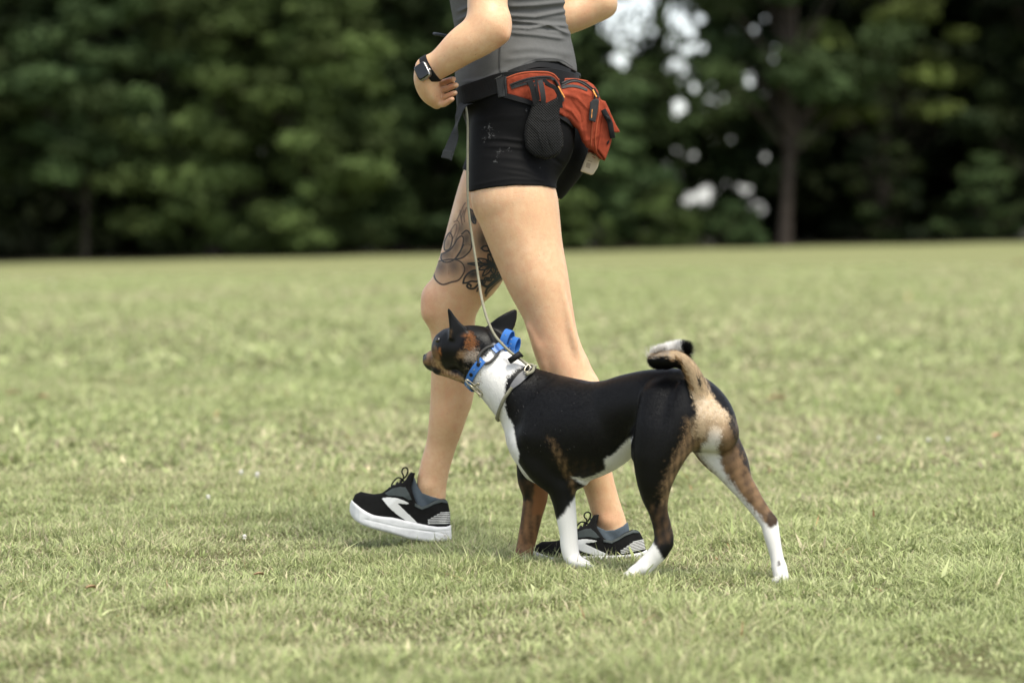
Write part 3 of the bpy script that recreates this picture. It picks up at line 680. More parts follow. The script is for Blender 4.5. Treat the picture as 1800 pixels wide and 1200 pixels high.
# --- tattoo on the far thigh: a thin skin of ink over the body surface
def ink(px, py):
    v = np.zeros(len(px))
    def line(pts, w=1.0, s=.85, n=6, closed=False):
        nonlocal v
        p = np.array(pts, float)/6.0+[740, 340]
        if closed: p = np.concatenate([p, p[:1]])
        c = catmull(p, n); d = np.full(len(px), 1e9)
        for i in range(len(c)-1):
            e = c[i+1]-c[i]; t = np.clip(((px-c[i, 0])*e[0]+(py-c[i, 1])*e[1])/(e@e+1e-9), 0, 1)
            d = np.minimum(d, (px-c[i, 0]-e[0]*t)**2+(py-c[i, 1]-e[1]*t)**2)
        v = np.maximum(v, min(1, s*1.15)*np.clip(1.55-np.sqrt(d)/(w*1.8), 0, 1))
    def shade(x, y, rx, ry, ang, s, clip=None):
        nonlocal v
        x = x/6+740; y = y/6+340; a = R(ang); dx, dy = px-x, py-y
        u = (dx*math.cos(a)+dy*math.sin(a))/(rx/6*1.75); w = (-dx*math.sin(a)+dy*math.cos(a))/(ry/6*1.75)
        g = min(.95, .92*s)*np.exp(-(u*u+w*w)**.8); 
        if clip is not None: g = g*(polyd(px, py, np.array(clip)/6.0+[740, 340]) < 0)
        v = np.maximum(v, g)
    big = [(140, 800), (175, 725), (240, 705), (330, 695), (410, 715), (455, 770), (455, 830), (400, 910), (320, 935), (230, 960), (165, 920), (138, 860)]
    line(big, .75, .7, closed=True); shade(200, 765, 70, 60, 30, .6, big); shade(345, 760, 60, 75, -20, .6, big); line([(275, 720), (292, 790), (293, 850)], .6, .35); shade(280, 900, 150, 60, 0, .15, big)
    p2 = [(215, 640), (215, 690), (250, 725), (330, 710), (400, 640), (440, 540), (448, 470), (425, 450), (385, 480), (350, 540), (300, 600)]
    line(p2, .75, .72, closed=True); shade(270, 640, 70, 45, 0, .6, p2); shade(370, 560, 35, 80, 25, .55, p2)
    p3 = [(245, 560), (255, 600), (300, 585), (325, 520), (330, 460), (305, 415), (275, 450), (250, 510)]
    line(p3, .7, .7, closed=True); shade(285, 530, 30, 50, 10, .5, p3)
    p4 = [(430, 430), (480, 390), (520, 430), (535, 520), (520, 600), (450, 670), (390, 690), (370, 680), (420, 600), (450, 540)]
    line(p4, .75, .75); shade(480, 480, 45, 70, 0, .7, p4); shade(450, 620, 60, 35, -40, .6, p4); line([(440, 560), (480, 535), (525, 545)], .6, .5)
    for q in ([(300, 420), (350, 340), (375, 330), (370, 400), (340, 470)], [(350, 300), (390, 290), (410, 350), (385, 440), (350, 520)], [(420, 210), (440, 150), (470, 100)], [(435, 330), (430, 250), (455, 180)], [(460, 300), (455, 230), (480, 150)], [(380, 280), (395, 250), (415, 200)], [(325, 400), (300, 440), (310, 460)], [(415, 180), (425, 280), (440, 330)]):
        line(q, .6, .5)
    shade(420, 370, 50, 55, 20, .55); shade(370, 470, 20, 60, 10, .4); shade(440, 220, 22, 90, 8, .35)
    lf = [(515, 165), (550, 190), (575, 250), (575, 315), (545, 300), (525, 240)]; line(lf, .7, .8, closed=True); shade(555, 255, 30, 60, -15, .95, lf)
    w = [(610, 225), (640, 198), (670, 215), (680, 260), (688, 330), (685, 400), (665, 410), (640, 350), (620, 280)]; line(w, .95, .95, closed=True)
    for y in range(235, 400, 24): line([(625+(y-235)*.15, y+8), (672, y-6)], .55, .75)
    line([(675, 240), (682, 330), (678, 410)], 1.5, .9); shade(655, 490, 50, 90, 0, .75); line([(680, 420), (700, 500), (715, 570), (740, 640)], 1.5, .9)
    line([(635, 580), (665, 555), (715, 560), (720, 600), (670, 605), (640, 580)], .9, .9); shade(680, 580, 30, 20, 0, .5)
    cx, cy = 755, 752
    for (ex, ey, wd) in ((600, 690, 26), (495, 740, 14), (605, 800, 24), (650, 870, 24), (710, 640, 22), (770, 850, 24), (690, 700, 12), (820, 800, 20), (800, 660, 20)):
        dx, dy = ex-cx, ey-cy; l = math.hypot(dx, dy); nx, ny = -dy/l, dx/l
        pts = [(cx, cy), (cx+dx*.5+nx*wd, cy+dy*.5+ny*wd), (ex, ey), (cx+dx*.5-nx*wd, cy+dy*.5-ny*wd)]
        line(pts, .8, .9, closed=True, n=5); line([(cx, cy), (cx+dx*.7, cy+dy*.7)], .5, .7)
    shade(755, 752, 45, 40, 0, 1.0); shade(700, 500, 40, 90, 0, .7); shade(780, 830, 60, 50, -20, .7); shade(660, 900, 50, 50, 0, .6); shade(520, 640, 45, 40, 0, .3); shade(480, 790, 40, 50, 0, .6)
    lf2 = [(445, 945), (460, 890), (500, 840), (560, 810), (600, 830), (600, 920), (530, 925), (490, 940)]; line(lf2, .85, .85, closed=True); shade(545, 850, 50, 35, 0, .9, lf2); shade(500, 770, 70, 45, 0, .6)
    line([(600, 960), (560, 1000), (510, 1000), (485, 975), (500, 955), (525, 965), (525, 980)], .9, .9); line([(600, 1000), (590, 1030)], .8, .7)
    for k in range(9):
        a = 640+22*k; b = 930-9*k+12*math.sin(k*2.1); line([(a+14*math.cos(t), b+16*math.sin(t)) for t in np.linspace(0, 5.2, 7)], .85, .88)
    line([(650, 960), (700, 980), (760, 930), (840, 870)], 1.3, .9); line([(680, 1050), (700, 1000), (760, 950), (840, 880)], 1.2, .75); line([(680, 1080), (720, 1020), (790, 950), (850, 900)], .9, .6)
    shade(740, 900, 90, 35, -30, .55)
    return v
st_ = .62; gx = np.arange(745, 900, st_); gy = np.arange(340, 535, st_)
PXg, PYg = np.meshgrid(gx, gy); pts = np.full(PXg.shape+(3,), np.nan); 
for i in range(PXg.shape[0]):
    for j in range(PXg.shape[1]):
        h, n = LEGS.near(PXg[i, j], PYg[i, j], .0004)
        if h is not None and h[1] > 6.085 and abs(n[1]) > .12: pts[i, j] = h
iv = ink(PXg.ravel(), PYg.ravel()).reshape(PXg.shape)
ok = ~np.isnan(pts[..., 0]); idx = -np.ones(PXg.shape, int); idx[ok] = np.arange(ok.sum())
q = np.stack([idx[:-1, :-1], idx[1:, :-1], idx[1:, 1:], idx[:-1, 1:]], -1).reshape(-1, 4)
q4 = np.stack([iv[:-1, :-1], iv[1:, :-1], iv[1:, 1:], iv[:-1, 1:]], -1).reshape(-1, 4).max(1)
VV = pts[ok]; good = (q.min(1) >= 0) & (q4 > .04); q = q[good]
jump = np.abs(VV[q][:, :, 1].max(1)-VV[q][:, :, 1].min(1)) < .01; q = q[jump]
mt, t_, b_ = newmat('tattoo_ink'); at_ = N(t_, 'ShaderNodeAttribute', attribute_name='ink')
b_.inputs['Base Color'].default_value = (.014, .020, .026, 1); b_.inputs['Roughness'].default_value = .55
ml = N(t_, 'ShaderNodeMath', operation='MULTIPLY'); ml.inputs[1].default_value = 1.0; L(t_, at_.outputs['Fac'], ml.inputs[0]); L(t_, ml.outputs[0], b_.inputs['Alpha'])
used, inv = np.unique(q, return_inverse=True)
mesh_np('tattoo', VV[used], inv.reshape(-1, 4), mt, PROOT, attrs={'ink': iv[ok][used]})
# short shadow-less seam on the tank top
def surf_line(S, pts, off, n=8):
    c = catmull(np.array(pts, float), n); out = []; nn = []
    for x, y in c:
        h, k = S.near(x, y, off)
        if h is not None: out.append(h); nn.append(k)
    return np.array(out), np.array(nn)
TS = Surf([(Vt, Qt)])
p_, n_ = surf_line(TS, [(879, 80), (878, 100), (878, 120), (881, 134)], .0002); band('seam', p_, n_, .0022, .0008, simple('dark_seam', (.05, .05, .05), .9), tank, n=1)
p_, n_ = surf_line(TS, [(810, 160), (840, 147), (884, 129), (912, 117.5), (942, 104.5), (982, 104.5), (1006, 118)], .0001, 6); band('hem_stitching', p_, n_, .0011, .0006, simple('stitch_grey', (.075, .075, .075), .9), tank, n=1)

# ------------------------------------------------------------------ shoes
def running_shoe(nm, T, Yc, lift=None):
    """T maps the far shoe's profile coordinates to photo coordinates"""
    tp = lambda L_: [T(*p) for p in L_]
    tx = lambda p: T(*p)[0]
    up_poly = tp([(618, 892), (619, 880), (624, 868.5), (634, 863.5), (645, 866), (657, 868), (671, 866), (681, 859), (690, 853), (700, 849), (708, 848), (713, 843), (717, 836), (722, 829.5), (730, 831), (728, 838), (724, 848), (723, 857), (726, 868), (730, 880), (735, 887), (742, 890.5), (752, 886),
                  (764, 878.5), (776, 875), (783, 877), (788, 884), (791, 900), (792, 928), (770, 929), (735, 923), (690, 913), (657, 909), (635, 899)])
    ys = Yc
    xa = [tx((616, 900)), tx((625, 890)), tx((650, 890)), tx((690, 890)), tx((730, 890)), tx((770, 890)), tx((790, 890))]
    hwx = [.018, .033, .043, .045, .037, .036, .026]
    def top_y(px): return np.interp(px, [T(616, 880)[0], T(657, 868)[0], T(700, 840)[0], T(725, 828)[0], T(790, 880)[0]], [T(616, 866)[1], T(657, 865)[1], T(700, 835)[1], T(725, 826)[1], T(790, 872)[1]])
    def hw_up(px, py):
        w = np.interp(px, xa, hwx); s = np.clip((py-top_y(px))/42., 0, 1)
        return w*(.5+.5*s**.55)
    f = bbox_field([T(612, 820), T(797, 960)], [np.min(ys(np.array(xa), 0))-.05, np.max(ys(np.array(xa), 0))+.05], .0016, .02)
    f.solid(up_poly, ys, hw_up, rnd=5)
    # ankle opening
    leg = farleg if nm == 'far' else nearleg
    f.chain([(x, y, Y, w+2.2, d+2.2) for x, y, Y, w, d in leg[-3:]], 0) if False else None
    g = Field(f.lo, f.lo+(f.n-1)*f.h, f.h); g.chain([(x, y, Y, w+1, d+1) for x, y, Y, w, d in leg[-4:]], .002)
    n = np.minimum(f.n, g.n); sx = tuple(slice(0, k) for k in n); f.a = f.a[sx]; f.ax = [f.ax[i][:n[i]] for i in range(3)]; f.n = n
    a, b = f.px(); g.a = g.a[sx]; g.a = np.maximum(g.a, (b-T(750, 893)[1])*.00128*np.ones_like(g.a)); f.a = np.maximum(f.a, -g.a)
    V, Q = f.mesh(0); upper = mesh_np('shoe', V, Q, M['shoe'], PROOT, uv=True)
    S = Surf([(V, Q)])
    sole_poly = tp([(617, 905), (614.5, 897), (615, 886), (618, 878), (624, 884), (635, 893), (646, 900), (657, 905), (672, 907.5), (690, 909), (712, 914), (734, 919), (752, 923), (770, 925.5), (785, 925), (793, 922), (793.5, 935), (794, 948),
                    (770, 953), (745, 951), (720, 947), (700, 941), (680, 935), (657, 929.5), (636, 922), (624, 914)])
    def hw_s(px, py):
        w = np.interp(px, xa, [.027, .040, .049, .050, .043, .043, .034]); e = np.interp(px, [tx((614, 890)), tx((622, 890)), tx((632, 890))], [.5, .8, 1.]); return w*e
    f = bbox_field([T(608, 870), T(800, 960)], [np.min(ys(np.array(xa), 0))-.055, np.max(ys(np.array(xa), 0))+.055], .0016, .015)
    f.solid(sole_poly, ys, hw_s, rnd=5)
    for pts_, am, sg in (([(640, 912), (700, 926), (785, 938)], -.9, 1.3), ([(735, 931), (760, 934), (792, 932)], -.8, 1.0)):
        ridge(f, [T(*p) for p in pts_], am, sg, 5, 9)
    V2, Q2 = f.mesh(0); mesh_np('sole', V2, Q2, M['sole'], upper, uv=True)
    def patch(name, poly, mat, off=.0012, res=.8, par=upper, S=S, mask=None):
        poly = np.array(tp(poly)); x0, y0 = poly.min(0); x1, y1 = poly.max(0)
        gx, gy = np.arange(x0, x1+res, res), np.arange(y0, y1+res, res); A, B = np.meshgrid(gx, gy); ins = polyd(A, B, poly) < .3
        if mask is not None: ins &= mask(A, B)
        vs = []; idm = {}
        for i in range(A.shape[0]):
            for j in range(A.shape[1]):
                if ins[i, j]:
                    h, n = S.near(A[i, j], B[i, j], off)
                    if h is not None: idm[(i, j)] = len(vs); vs.append(h)
        qs = [(idm[(i, j)], idm[(i+1, j)], idm[(i+1, j+1)], idm[(i, j+1)]) for (i, j) in idm if (i+1, j) in idm and (i+1, j+1) in idm and (i, j+1) in idm]
        if len(qs) < 2: return
        vs = np.array(vs); n = len(vs); back = vs+np.array([0, .0015, 0]); fr = np.array(qs)
        from collections import Counter
        ec = Counter(); 
        for a4 in qs:
            for k in range(4): ec[frozenset((a4[k], a4[(k+1) % 4]))] += 1
        side = [(a4[(k+1) % 4], a4[k], a4[k]+n, a4[(k+1) % 4]+n) for a4 in qs for k in range(4) if ec[frozenset((a4[k], a4[(k+1) % 4]))] == 1]
        mesh_np(name, np.concatenate([vs, back]), np.array(list(map(tuple, fr))+side), mat, par, smooth=True, uv=True)
    patch('logo', [(671, 876), (675, 874.5), (684, 874), (697, 875), (707, 878), (716, 882), (719.5, 884.5), (715, 886), (706, 885), (698.5, 884.2), (734, 918.5), (722, 917), (712, 914), (696, 903), (683, 891)], M['logo'])
    for k in range(7):
        patch('heel_stripe', [(752+k*.2+max(0, 24-6*k)*.9, 912.6-k*0+(-13.4+3.1*k)+1.), (790.5, 899.2+3.1*k+.4), (790.8, 900.6+3.1*k+.4), (752+max(0, 24-6*k)*.9, 914.0+(-13.4+3.1*k)+1.)], M['logo'], .0008, .45)
    patch('overlay', [(676, 867), (690, 858), (703, 855), (713, 856), (719, 866), (724, 878), (718, 879), (708, 873), (692, 871), (682, 871)], M['shoegrey'], .0009)
    patch('collar', [(729, 884), (741.5, 891), (752, 887), (764, 880.5), (777, 877), (785, 880), (787, 885), (776, 883), (764, 886), (752, 892), (741, 896), (728, 889)], M['shoegrey'], .0016)
    # laces
    def tp3(x, y, dy): a, b = T(x, y); return P(a, b, float(ys(a, 0))+dy)
    for i, (x, y) in enumerate(((684, 860), (691, 855.5), (698, 850.5), (705, 846))):
        h = [tp3(x-4, y+9, -.034), tp3(x-1.5, y+1, -.023), tp3(x, y-2.2, -.006), tp3(x+1, y-2.2, .008), tp3(x, y+2, .024)]
        tube('lace', h, .0022, M['lace'], upper)
    tube('lace', [tp3(708, 846, 0), tp3(709.5, 837, -.004), tp3(706.5, 829, -.006), tp3(709, 822.5, -.004), tp3(714, 821.5, 0), tp3(717, 826, .002), tp3(715, 834, 0), tp3(710.5, 840, .002)], .0017, M['lace'], upper)
    tube('lace', [tp3(709, 843, -.006), tp3(700, 839, -.012), tp3(692, 846, -.016), tp3(688, 853, -.02), tp3(690, 857, -.024)], .0017, M['lace'], upper)
    tube('lace', [tp3(709, 843, .004), tp3(711, 851, -.014), tp3(709.5, 856, -.024)], .0017, M['lace'], upper)
    # tread blocks
    return S
def Tfar(x, y): return (x, y)
c1, s1 = math.cos(R(-11)), math.sin(R(-11))
def Tnear(x, y):
    """far shoe profile laid flat on the ground for the standing foot"""
    dx, dy = (x-793)*1.12, (y-948)*.84
    return (1141+dx*c1-dy*s1, 987+dx*s1+dy*c1)
yfar = lambda px, py=0: 6.26+0*np.asarray(px, float)
ynear = lambda px, py=0: 5.99+(np.asarray(px, float)-1080)*.00012
SF = running_shoe('far', Tfar, yfar); SN = running_shoe('near', Tnear, ynear)
# socks
for leg, foot, cut, k in ((farleg, farfoot, [(720, 826), (728, 838), (735, 855), (742, 866), (758, 872), (776, 877), (795, 880)], 1), (nearleg, nearfoot, [(1035, 905), (1041, 913), (1050, 925), (1065, 932), (1080, 931), (1095, 924), (1106, 914), (1115, 908)], 2)):
    a = np.array([P(leg[-1][0], leg[-1][1], leg[-1][2])]); f = Field(a[0]-[.12, .07, .10], a[0]+[.1, .07, .12], .002)
    f.chain(leg[-5:], .012, off=.0022); f.chain(foot, .012, off=.002)
    if k == 1: f.chain([(730, 844, 6.26, 8, 14), (731, 866, 6.26, 11, 17), (742, 888, 6.26, 12, 18)], .012)
    else: f.chain([(1046, 916, 5.99, 7, 14), (1056, 936, 5.99, 10, 17), (1066, 950, 5.99, 12, 18)], .012)
    hem_clip(f, [c[0] for c in cut], [c[1] for c in cut], -1)
    make('sock', f, M['sock'], PROOT)

# ================================================================== WATCH
wr = empty('smart_watch', P(750, 122, 5.93), 'black smart watch with silver edge on the left wrist', 'watch')
p0 = P(737, 106, 5.93); p1 = P(776, 142, 5.93); c0 = P(757, 122, 5.935)
ax_ = P(757, 122, 5.935)-P(775, 111, 5.93); ax_ /= np.linalg.norm(ax_)      # along the forearm
cs, ns = [], []
u_ = np.array([0, 1., 0]); u_ -= ax_*(u_@ax_); u_ /= np.linalg.norm(u_); v_ = np.cross(ax_, u_)
for i in range(20):
    a = 2*math.pi*i/20; d = u_*math.cos(a)+v_*math.sin(a); h, n = BODY.ray(c0+d*.09, -d)
    cs.append(c0+d*min(.030, (np.array(h)-c0)@d+.0012 if h is not None else .026)); ns.append(d)
band('strap', cs, ns, .0085, .0028, M['black'], wr, cyc=True)
hc, nc = BODY.near(746, 127, 0.)
fn = np.array([-.45, -.87, .12]); fn /= np.linalg.norm(fn)
la = P(753.5, 138, 5.9)-P(739, 115, 5.9); la -= fn*(la@fn); la /= np.linalg.norm(la); wa = np.cross(fn, la)
def slab(name, c, a, b, n, ha, hb, hn, mat, par, pw=5., rings=((1, -1), (1, .35), (.93, .85), (.8, 1.0))):
    V = []; k = 40
    for s, z in rings:
        for j in range(k):
            t = 2*math.pi*j/k; x, y = math.cos(t), math.sin(t); d = (abs(x)**pw+abs(y)**pw)**(1/pw)
            V.append(c+a*ha*s*x/d+b*hb*s*y/d+n*hn*z)
    Q = [(r*k+j, r*k+(j+1) % k, (r+1)*k+(j+1) % k, (r+1)*k+j) for r in range(len(rings)-1) for j in range(k)]
    return mesh_np(name, np.array(V), [np.array(Q), np.array([[j for j in range(k)][::-1], [(len(rings)-1)*k+j for j in range(k)]])], mat, par, uv=True)
cc = hc+fn*.008
cas = slab('case', cc, la, wa, fn, .0185, .0155, .0052, M['alu'], wr)
slab('screen', cc+fn*.0045, la, wa, fn, .0172, .0142, .0016, M['glass'], wr)
tube('crown', [cc+wa*.0145+la*.006, cc+wa*.0185+la*.006], .003, M['alu'], cas, n=1)

# ================================================================== REMOTE in the far hand
rm = empty('remote_control', P(822, 80, 6.24), 'small grey remote with antenna poking out behind the near forearm', 'remote')
slab('body', P(822, 84, 6.245), np.array([.25, 0, .97]), np.array([.97, 0, -.25]), np.array([0, -1., 0]), .03, .018, .011, M['antenna'], rm)
tube('antenna', [P(818, 68, 6.24), P(800, 66.5, 6.22), P(780, 62.5, 6.2), P(765, 60, 6.19), P(762, 59.5, 6.19)], [.0032, .0032, .0034, .0036, .003], M['antenna'], rm)

# ================================================================== WAIST PACK
wp = empty('waist_pack', P(1010, 200, 6.05), 'rust red canvas waist pack with black belt, zips and mesh pouch on the hip', 'bag')
Yw = lambda px, py=0: np.interp(px, [880, 905, 930, 955, 980, 1005, 1030, 1055, 1080, 1100], [5.968, 5.962, 5.960, 5.968, 5.985, 6.01, 6.035, 6.055, 6.07, 6.08])-.002
Yc2 = lambda px, py=0: np.interp(px, [960, 1000, 1040, 1090], [6.03, 6.055, 6.075, 6.085])
f = Field([P(880, 300, 6)[0]-.02, 5.91, P(900, 300, 6)[2]-.03], [P(1100, 120, 6.1)[0]+.02, 6.18, P(900, 115, 6)[2]+.03], .002)
f.solid([(888, 137.5), (917, 128), (953, 125.5), (972, 129), (982, 140), (992, 175), (993, 206), (965, 192), (931, 177.5), (891, 168.5)], lambda a, b: Yw(a)+.006, .010, rnd=5)
f.solid([(978, 138.5), (1008, 138), (1030, 141), (1043, 149), (1051, 160), (1056, 176), (1062, 205), (1062, 245), (1060, 276), (1055, 279), (1043, 266), (1031, 259.5), (1023, 247), (1015, 228), (998, 212), (984, 201), (972, 180), (972, 150)],
        Yc2, lambda a, b: np.interp(a, [972, 990, 1030, 1062], [.03, .048, .058, .045])*np.interp(b, [138, 165, 230, 280], [.7, 1, 1, .75]), k=.008, rnd=10)
f.solid([(1056, 176), (1064, 178), (1072, 195), (1076, 215), (1074, 248), (1068, 270), (1063, 283), (1054, 279), (1043, 264), (1046, 240), (1050, 215)], lambda a, b: Yc2(a)+.004, .042, k=.004, rnd=5)
for pts_, am, sg, Ym in (([(992, 165), (1015, 172), (1032, 190), (1036, 215)], 2.2, 4, 9), ([(985, 185), (1005, 196), (1018, 214)], 2.4, 4, 9), ([(1005, 180), (1020, 200), (1026, 235)], -1.8, 5, 9), ([(1000, 158), (1020, 160), (1040, 170)], 1.2, 3, 9), ([(1020, 250), (1040, 244), (1056, 238)], 1.2, 3, 9)): ridge(f, pts_, am, sg, 5, Ym)
Vp, Qp = f.mesh(0); main = mesh_np('main_pocket', Vp, Qp, M['red'], wp, uv=True)
PK = Surf([(Vp, Qp)]); PKS = Surf([(Vp, Qp), (Vs_, Qs_), (Vt, Qt)])
def strip(name, pts, hw, th, mat, par, S=PK, off=.0003, n=7):
    p, nn = surf_line(S, pts, off, n)
    if len(p) < 3: print('strip short', name); return
    return band(name, p, nn, hw, th, mat, par, n=1)
def cordline(name, pts, r, mat, par, S=PK, off=.001, n=6):
    p, nn = surf_line(S, pts, off, n)
    if len(p) > 2: return tube(name, p, r, mat, par, n=1, sides=8)
z1 = strip('zip', [(897, 151), (915, 144), (935, 138.5), (955, 136.5), (970, 138), (978, 147), (985, 162), (990, 178)], .0036, .0016, M['zip'], wp)
cordline('zip_teeth', [(898, 150.5), (915, 143.5), (935, 138), (955, 136), (968, 137.5)], .0011, M['black'], z1, off=.0022)
strip('zip_flap', [(899, 155), (915, 150), (925, 147.5), (940, 147)], .0026, .0012, M['zip'], wp)
z2 = strip('zip', [(986, 150), (996, 145), (1010, 142.5), (1024, 146), (1036, 154), (1046, 163), (1052, 171)], .0042, .0018, M['zip'], wp)
cordline('zip_teeth', [(987, 149), (998, 144), (1010, 141.5), (1024, 145.5), (1036, 153.5), (1046, 162.5)], .0012, M['black'], z2, off=.0026)
strip('zip_flap', [(987, 155), (998, 152), (1010, 152), (1022, 155), (1032, 159)], .0032, .0014, M['zip'], wp)
for pts_ in ([(888.5, 139), (917, 129.5), (953, 127.5), (971, 131), (981, 141)], [(892, 167.5), (931, 176.5), (950, 184)], [(1052, 178), (1052, 200), (1048, 225), (1046, 250), (1050, 268), (1060, 279)], [(1044, 168), (1042, 195), (1040, 230), (1038, 258)], [(980, 141), (1008, 140.2), (1032, 144)]):
    cordline('piping', pts_, .0022, M['redtrim'], main, off=.0008)
# pulls and tag
tg = plate('label_tag', [(1037, 180), (1043, 175), (1051, 173.5), (1053, 178), (1050, 200), (1046.5, 215.5), (1035, 212)], 6.008, .005, M['zip'], wp); plate('tag_stripe', [(1040, 192), (1042, 191.5), (1041, 208), (1038.5, 209)], 6.0025, .001, M['yellow'], tg)
cordline('tag_rib', [(1046, 178), (1044.5, 196), (1041.5, 213)], .0012, M['black'], tg, S=Surf([(Vp, Qp)]), off=.012) if False else None
for pts_ in ([(1043, 158), (1047, 168)], [(1045, 168), (1043, 176)], [(973, 140), (980, 153)]):
    p, n = surf_line(PKS, pts_, .004, 4)
    if len(p) > 2: tube('zip_pull', p, .0024, M['black'], wp, n=1)
for pts_ in ([(979, 152), (984, 163), (988.5, 172)], [(1040, 160), (1046, 171)]):
    p, n = surf_line(PKS, pts_, .005, 4)
    if len(p) > 2: band('zip_pull', p, n, .0015, .0014, M['yellow'], wp, n=1)
# outer side pocket with lifted flap
sp_ = plate('side_pocket', [(1059, 196), (1064, 193), (1073, 205), (1075, 220), (1075, 248), (1069, 268), (1064, 281), (1050, 262), (1053, 240), (1056, 215)], 6.055, .026, M['red'], wp, rnd=3)
plate('flap', [(1061, 192), (1066, 190), (1072, 196), (1077, 207), (1083, 220), (1090, 232), (1084, 233.5), (1077, 232), (1075, 222), (1071, 208), (1066, 198)], 6.05, .028, M['red'], wp, rnd=1.5)
tube('buckle_strap', [P(1060, 193, 6.022), P(1066, 204, 6.021), P(1072, 216, 6.021), P(1075, 232, 6.022), P(1077, 243, 6.026)], .003, M['black'], wp, flat=(.006, .0012))
plate('buckle', [(1064, 202), (1072, 206), (1074, 213), (1066, 210)], 6.02, .005, M['black'], wp)
plate('badge', [(1066, 250), (1071, 245), (1071.5, 250), (1066.5, 257)], 6.0275, .001, M['black'], wp)
# belt all round the waist
cs, ns = [], []
axc = P(905, 160, 6.13)
for i in range(48):
    a = 2*math.pi*i/48; d = np.array([math.cos(a), math.sin(a), 0.]); ppx = 905+100*math.cos(a); zc = P(900, float(np.interp(ppx, [806, 830, 885, 950, 1005], [183, 173, 152, 142, 150])), 6.13)[2]
    o = np.array([axc[0], axc[1], zc])+d*.35; h, n = CL.ray(o, -d, .0)
    r_ = min(.175, (h-np.array([axc[0], axc[1], zc]))@d+.002) if h is not None else .13
    cs.append(np.array([axc[0], axc[1], zc])+d*r_); ns.append(d)
rr_ = np.array([(c-np.array([axc[0], axc[1], c[2]]))@n for c, n in zip(cs, ns)])
for _ in range(4): rr_ = .5*rr_+.25*(np.roll(rr_, 1)+np.roll(rr_, -1))
cs = [np.array([axc[0], axc[1], c[2]])+n*(r+.001) for c, n, r in zip(cs, ns, rr_)]
band('belt', cs, ns, .0205, .0028, M['black'], wp, cyc=True, n=3)
tube('belt_edge', [c+n*.0005+np.array([0, 0, -.021]) for c, n in zip(cs, ns)], .0022, M['black'], wp, cyc=True, n=2, sides=6)
strip('belt_end', [(876, 155), (884, 153.5), (892, 152.5)], .022, .003, M['zip'], wp, S=PKS, off=.003)
strip('belt_wing', [(888, 168), (915, 176), (945, 186), (970, 198), (992, 212), (1004, 222)], .0055, .004, M['black'], wp, S=PKS, off=.002)
tube('back_padding', [P(985, 128, 6.05), P(1000, 128, 6.09), P(1014, 133, 6.14), P(1012, 134, 6.2)], .006, M['black'], wp, flat=(.007, .009))
strip('waist_strip', [(895, 130), (915, 122), (945, 115), (975, 118), (1000, 127)], .006, .004, M['black'], wp, S=CL, off=.001)
# loose strap end hanging in front
p_ = [P(822, 180, 6.02), P(812, 190, 5.995), P(806, 204, 5.98), P(803, 220, 5.98), P(799, 240, 5.985), P(791, 262, 5.985), P(784.5, 279, 5.985)]
n_ = [(-.3, -.95, 0), (-.6, -.8, 0), (-.8, -.6, 0), (-.97, -.25, 0), (-.6, -.8, 0), (-.25, -.97, 0), (-.15, -.98, 0)]
lp = band('loose_strap', p_, n_, [.014, .014, .011, .0105, .0115, .0115, .0125], .0016, M['greyweb'], wp, n=6)
plate('strap_end', [(779, 263), (797, 265.5), (793, 281), (775.5, 277.5)], 5.984, .0032, M['greyweb'], lp, rnd=1.2)
# mesh pouch
yp = lambda a, b=0: 5.938+(np.asarray(b, float)-200)*.00012
f = bbox_field([(915, 170), (995, 285)], [5.90, 5.985], .0016, .02)
f.solid([(935, 172), (960, 181), (984, 168), (986, 186), (983, 203), (986, 222), (990.5, 240), (990.5, 257), (983, 271), (973, 277), (959, 281.5), (940, 276), (929, 267), (923.5, 258), (920.5, 238), (923, 220), (930, 200), (934, 186)], lambda a, b: 5.942+0*a, lambda a, b: .006+.018*np.exp(-((a-956)/26)**2-((b-240)/38)**2), rnd=8)
for pts_, am, sg in (([(930, 215), (945, 230), (955, 262)], 1.6, 5), ([(955, 215), (962, 245), (970, 268)], -1.6, 5), ([(940, 205), (960, 212), (980, 206)], 1.4, 3)): ridge(f, pts_, am, sg, 6, 9)
mp = make('mesh_pouch', f, M['netting'], wp)
f = bbox_field([(920, 138), (990, 205)], [5.91, 5.97], .0014, .015)
f.solid([(924, 144), (936, 142), (944, 160), (946, 175), (952, 184), (966, 186), (976, 180), (979, 168), (974, 158), (958, 150), (957, 142), (975, 150), (985, 163), (987, 176), (984, 190), (972, 194), (950, 194), (944, 186), (936, 175), (934, 160)], lambda a, b: 5.942+0*a, .004, rnd=2.5)
make('pouch_opening', f, M['zip'], mp)
band('pouch_strap', [P(931, 142, 5.937), P(937, 158, 5.934), P(941, 178, 5.935), P(946, 190, 5.938)], [(0, -1, 0)]*4, .006, .0015, M['black'], mp)
band('pouch_strap', [P(949, 141, 5.936), P(953, 158, 5.932), P(955, 172, 5.933), P(955, 184, 5.938)], [(0, -1, 0)]*4, .0055, .0015, M['zip'], mp)
band('pouch_strap', [P(942, 140, 5.935), P(944, 158, 5.932), P(947, 176, 5.935)], [(0, -1, 0)]*3, .003, .0015, M['black'], mp)
band('pouch_strap', [P(955, 140, 5.94), P(964, 148, 5.936), P(976, 156, 5.936), P(984, 168, 5.938), P(986, 190, 5.94)], [(0, -1, 0)]*5, .004, .0015, M['black'], mp)

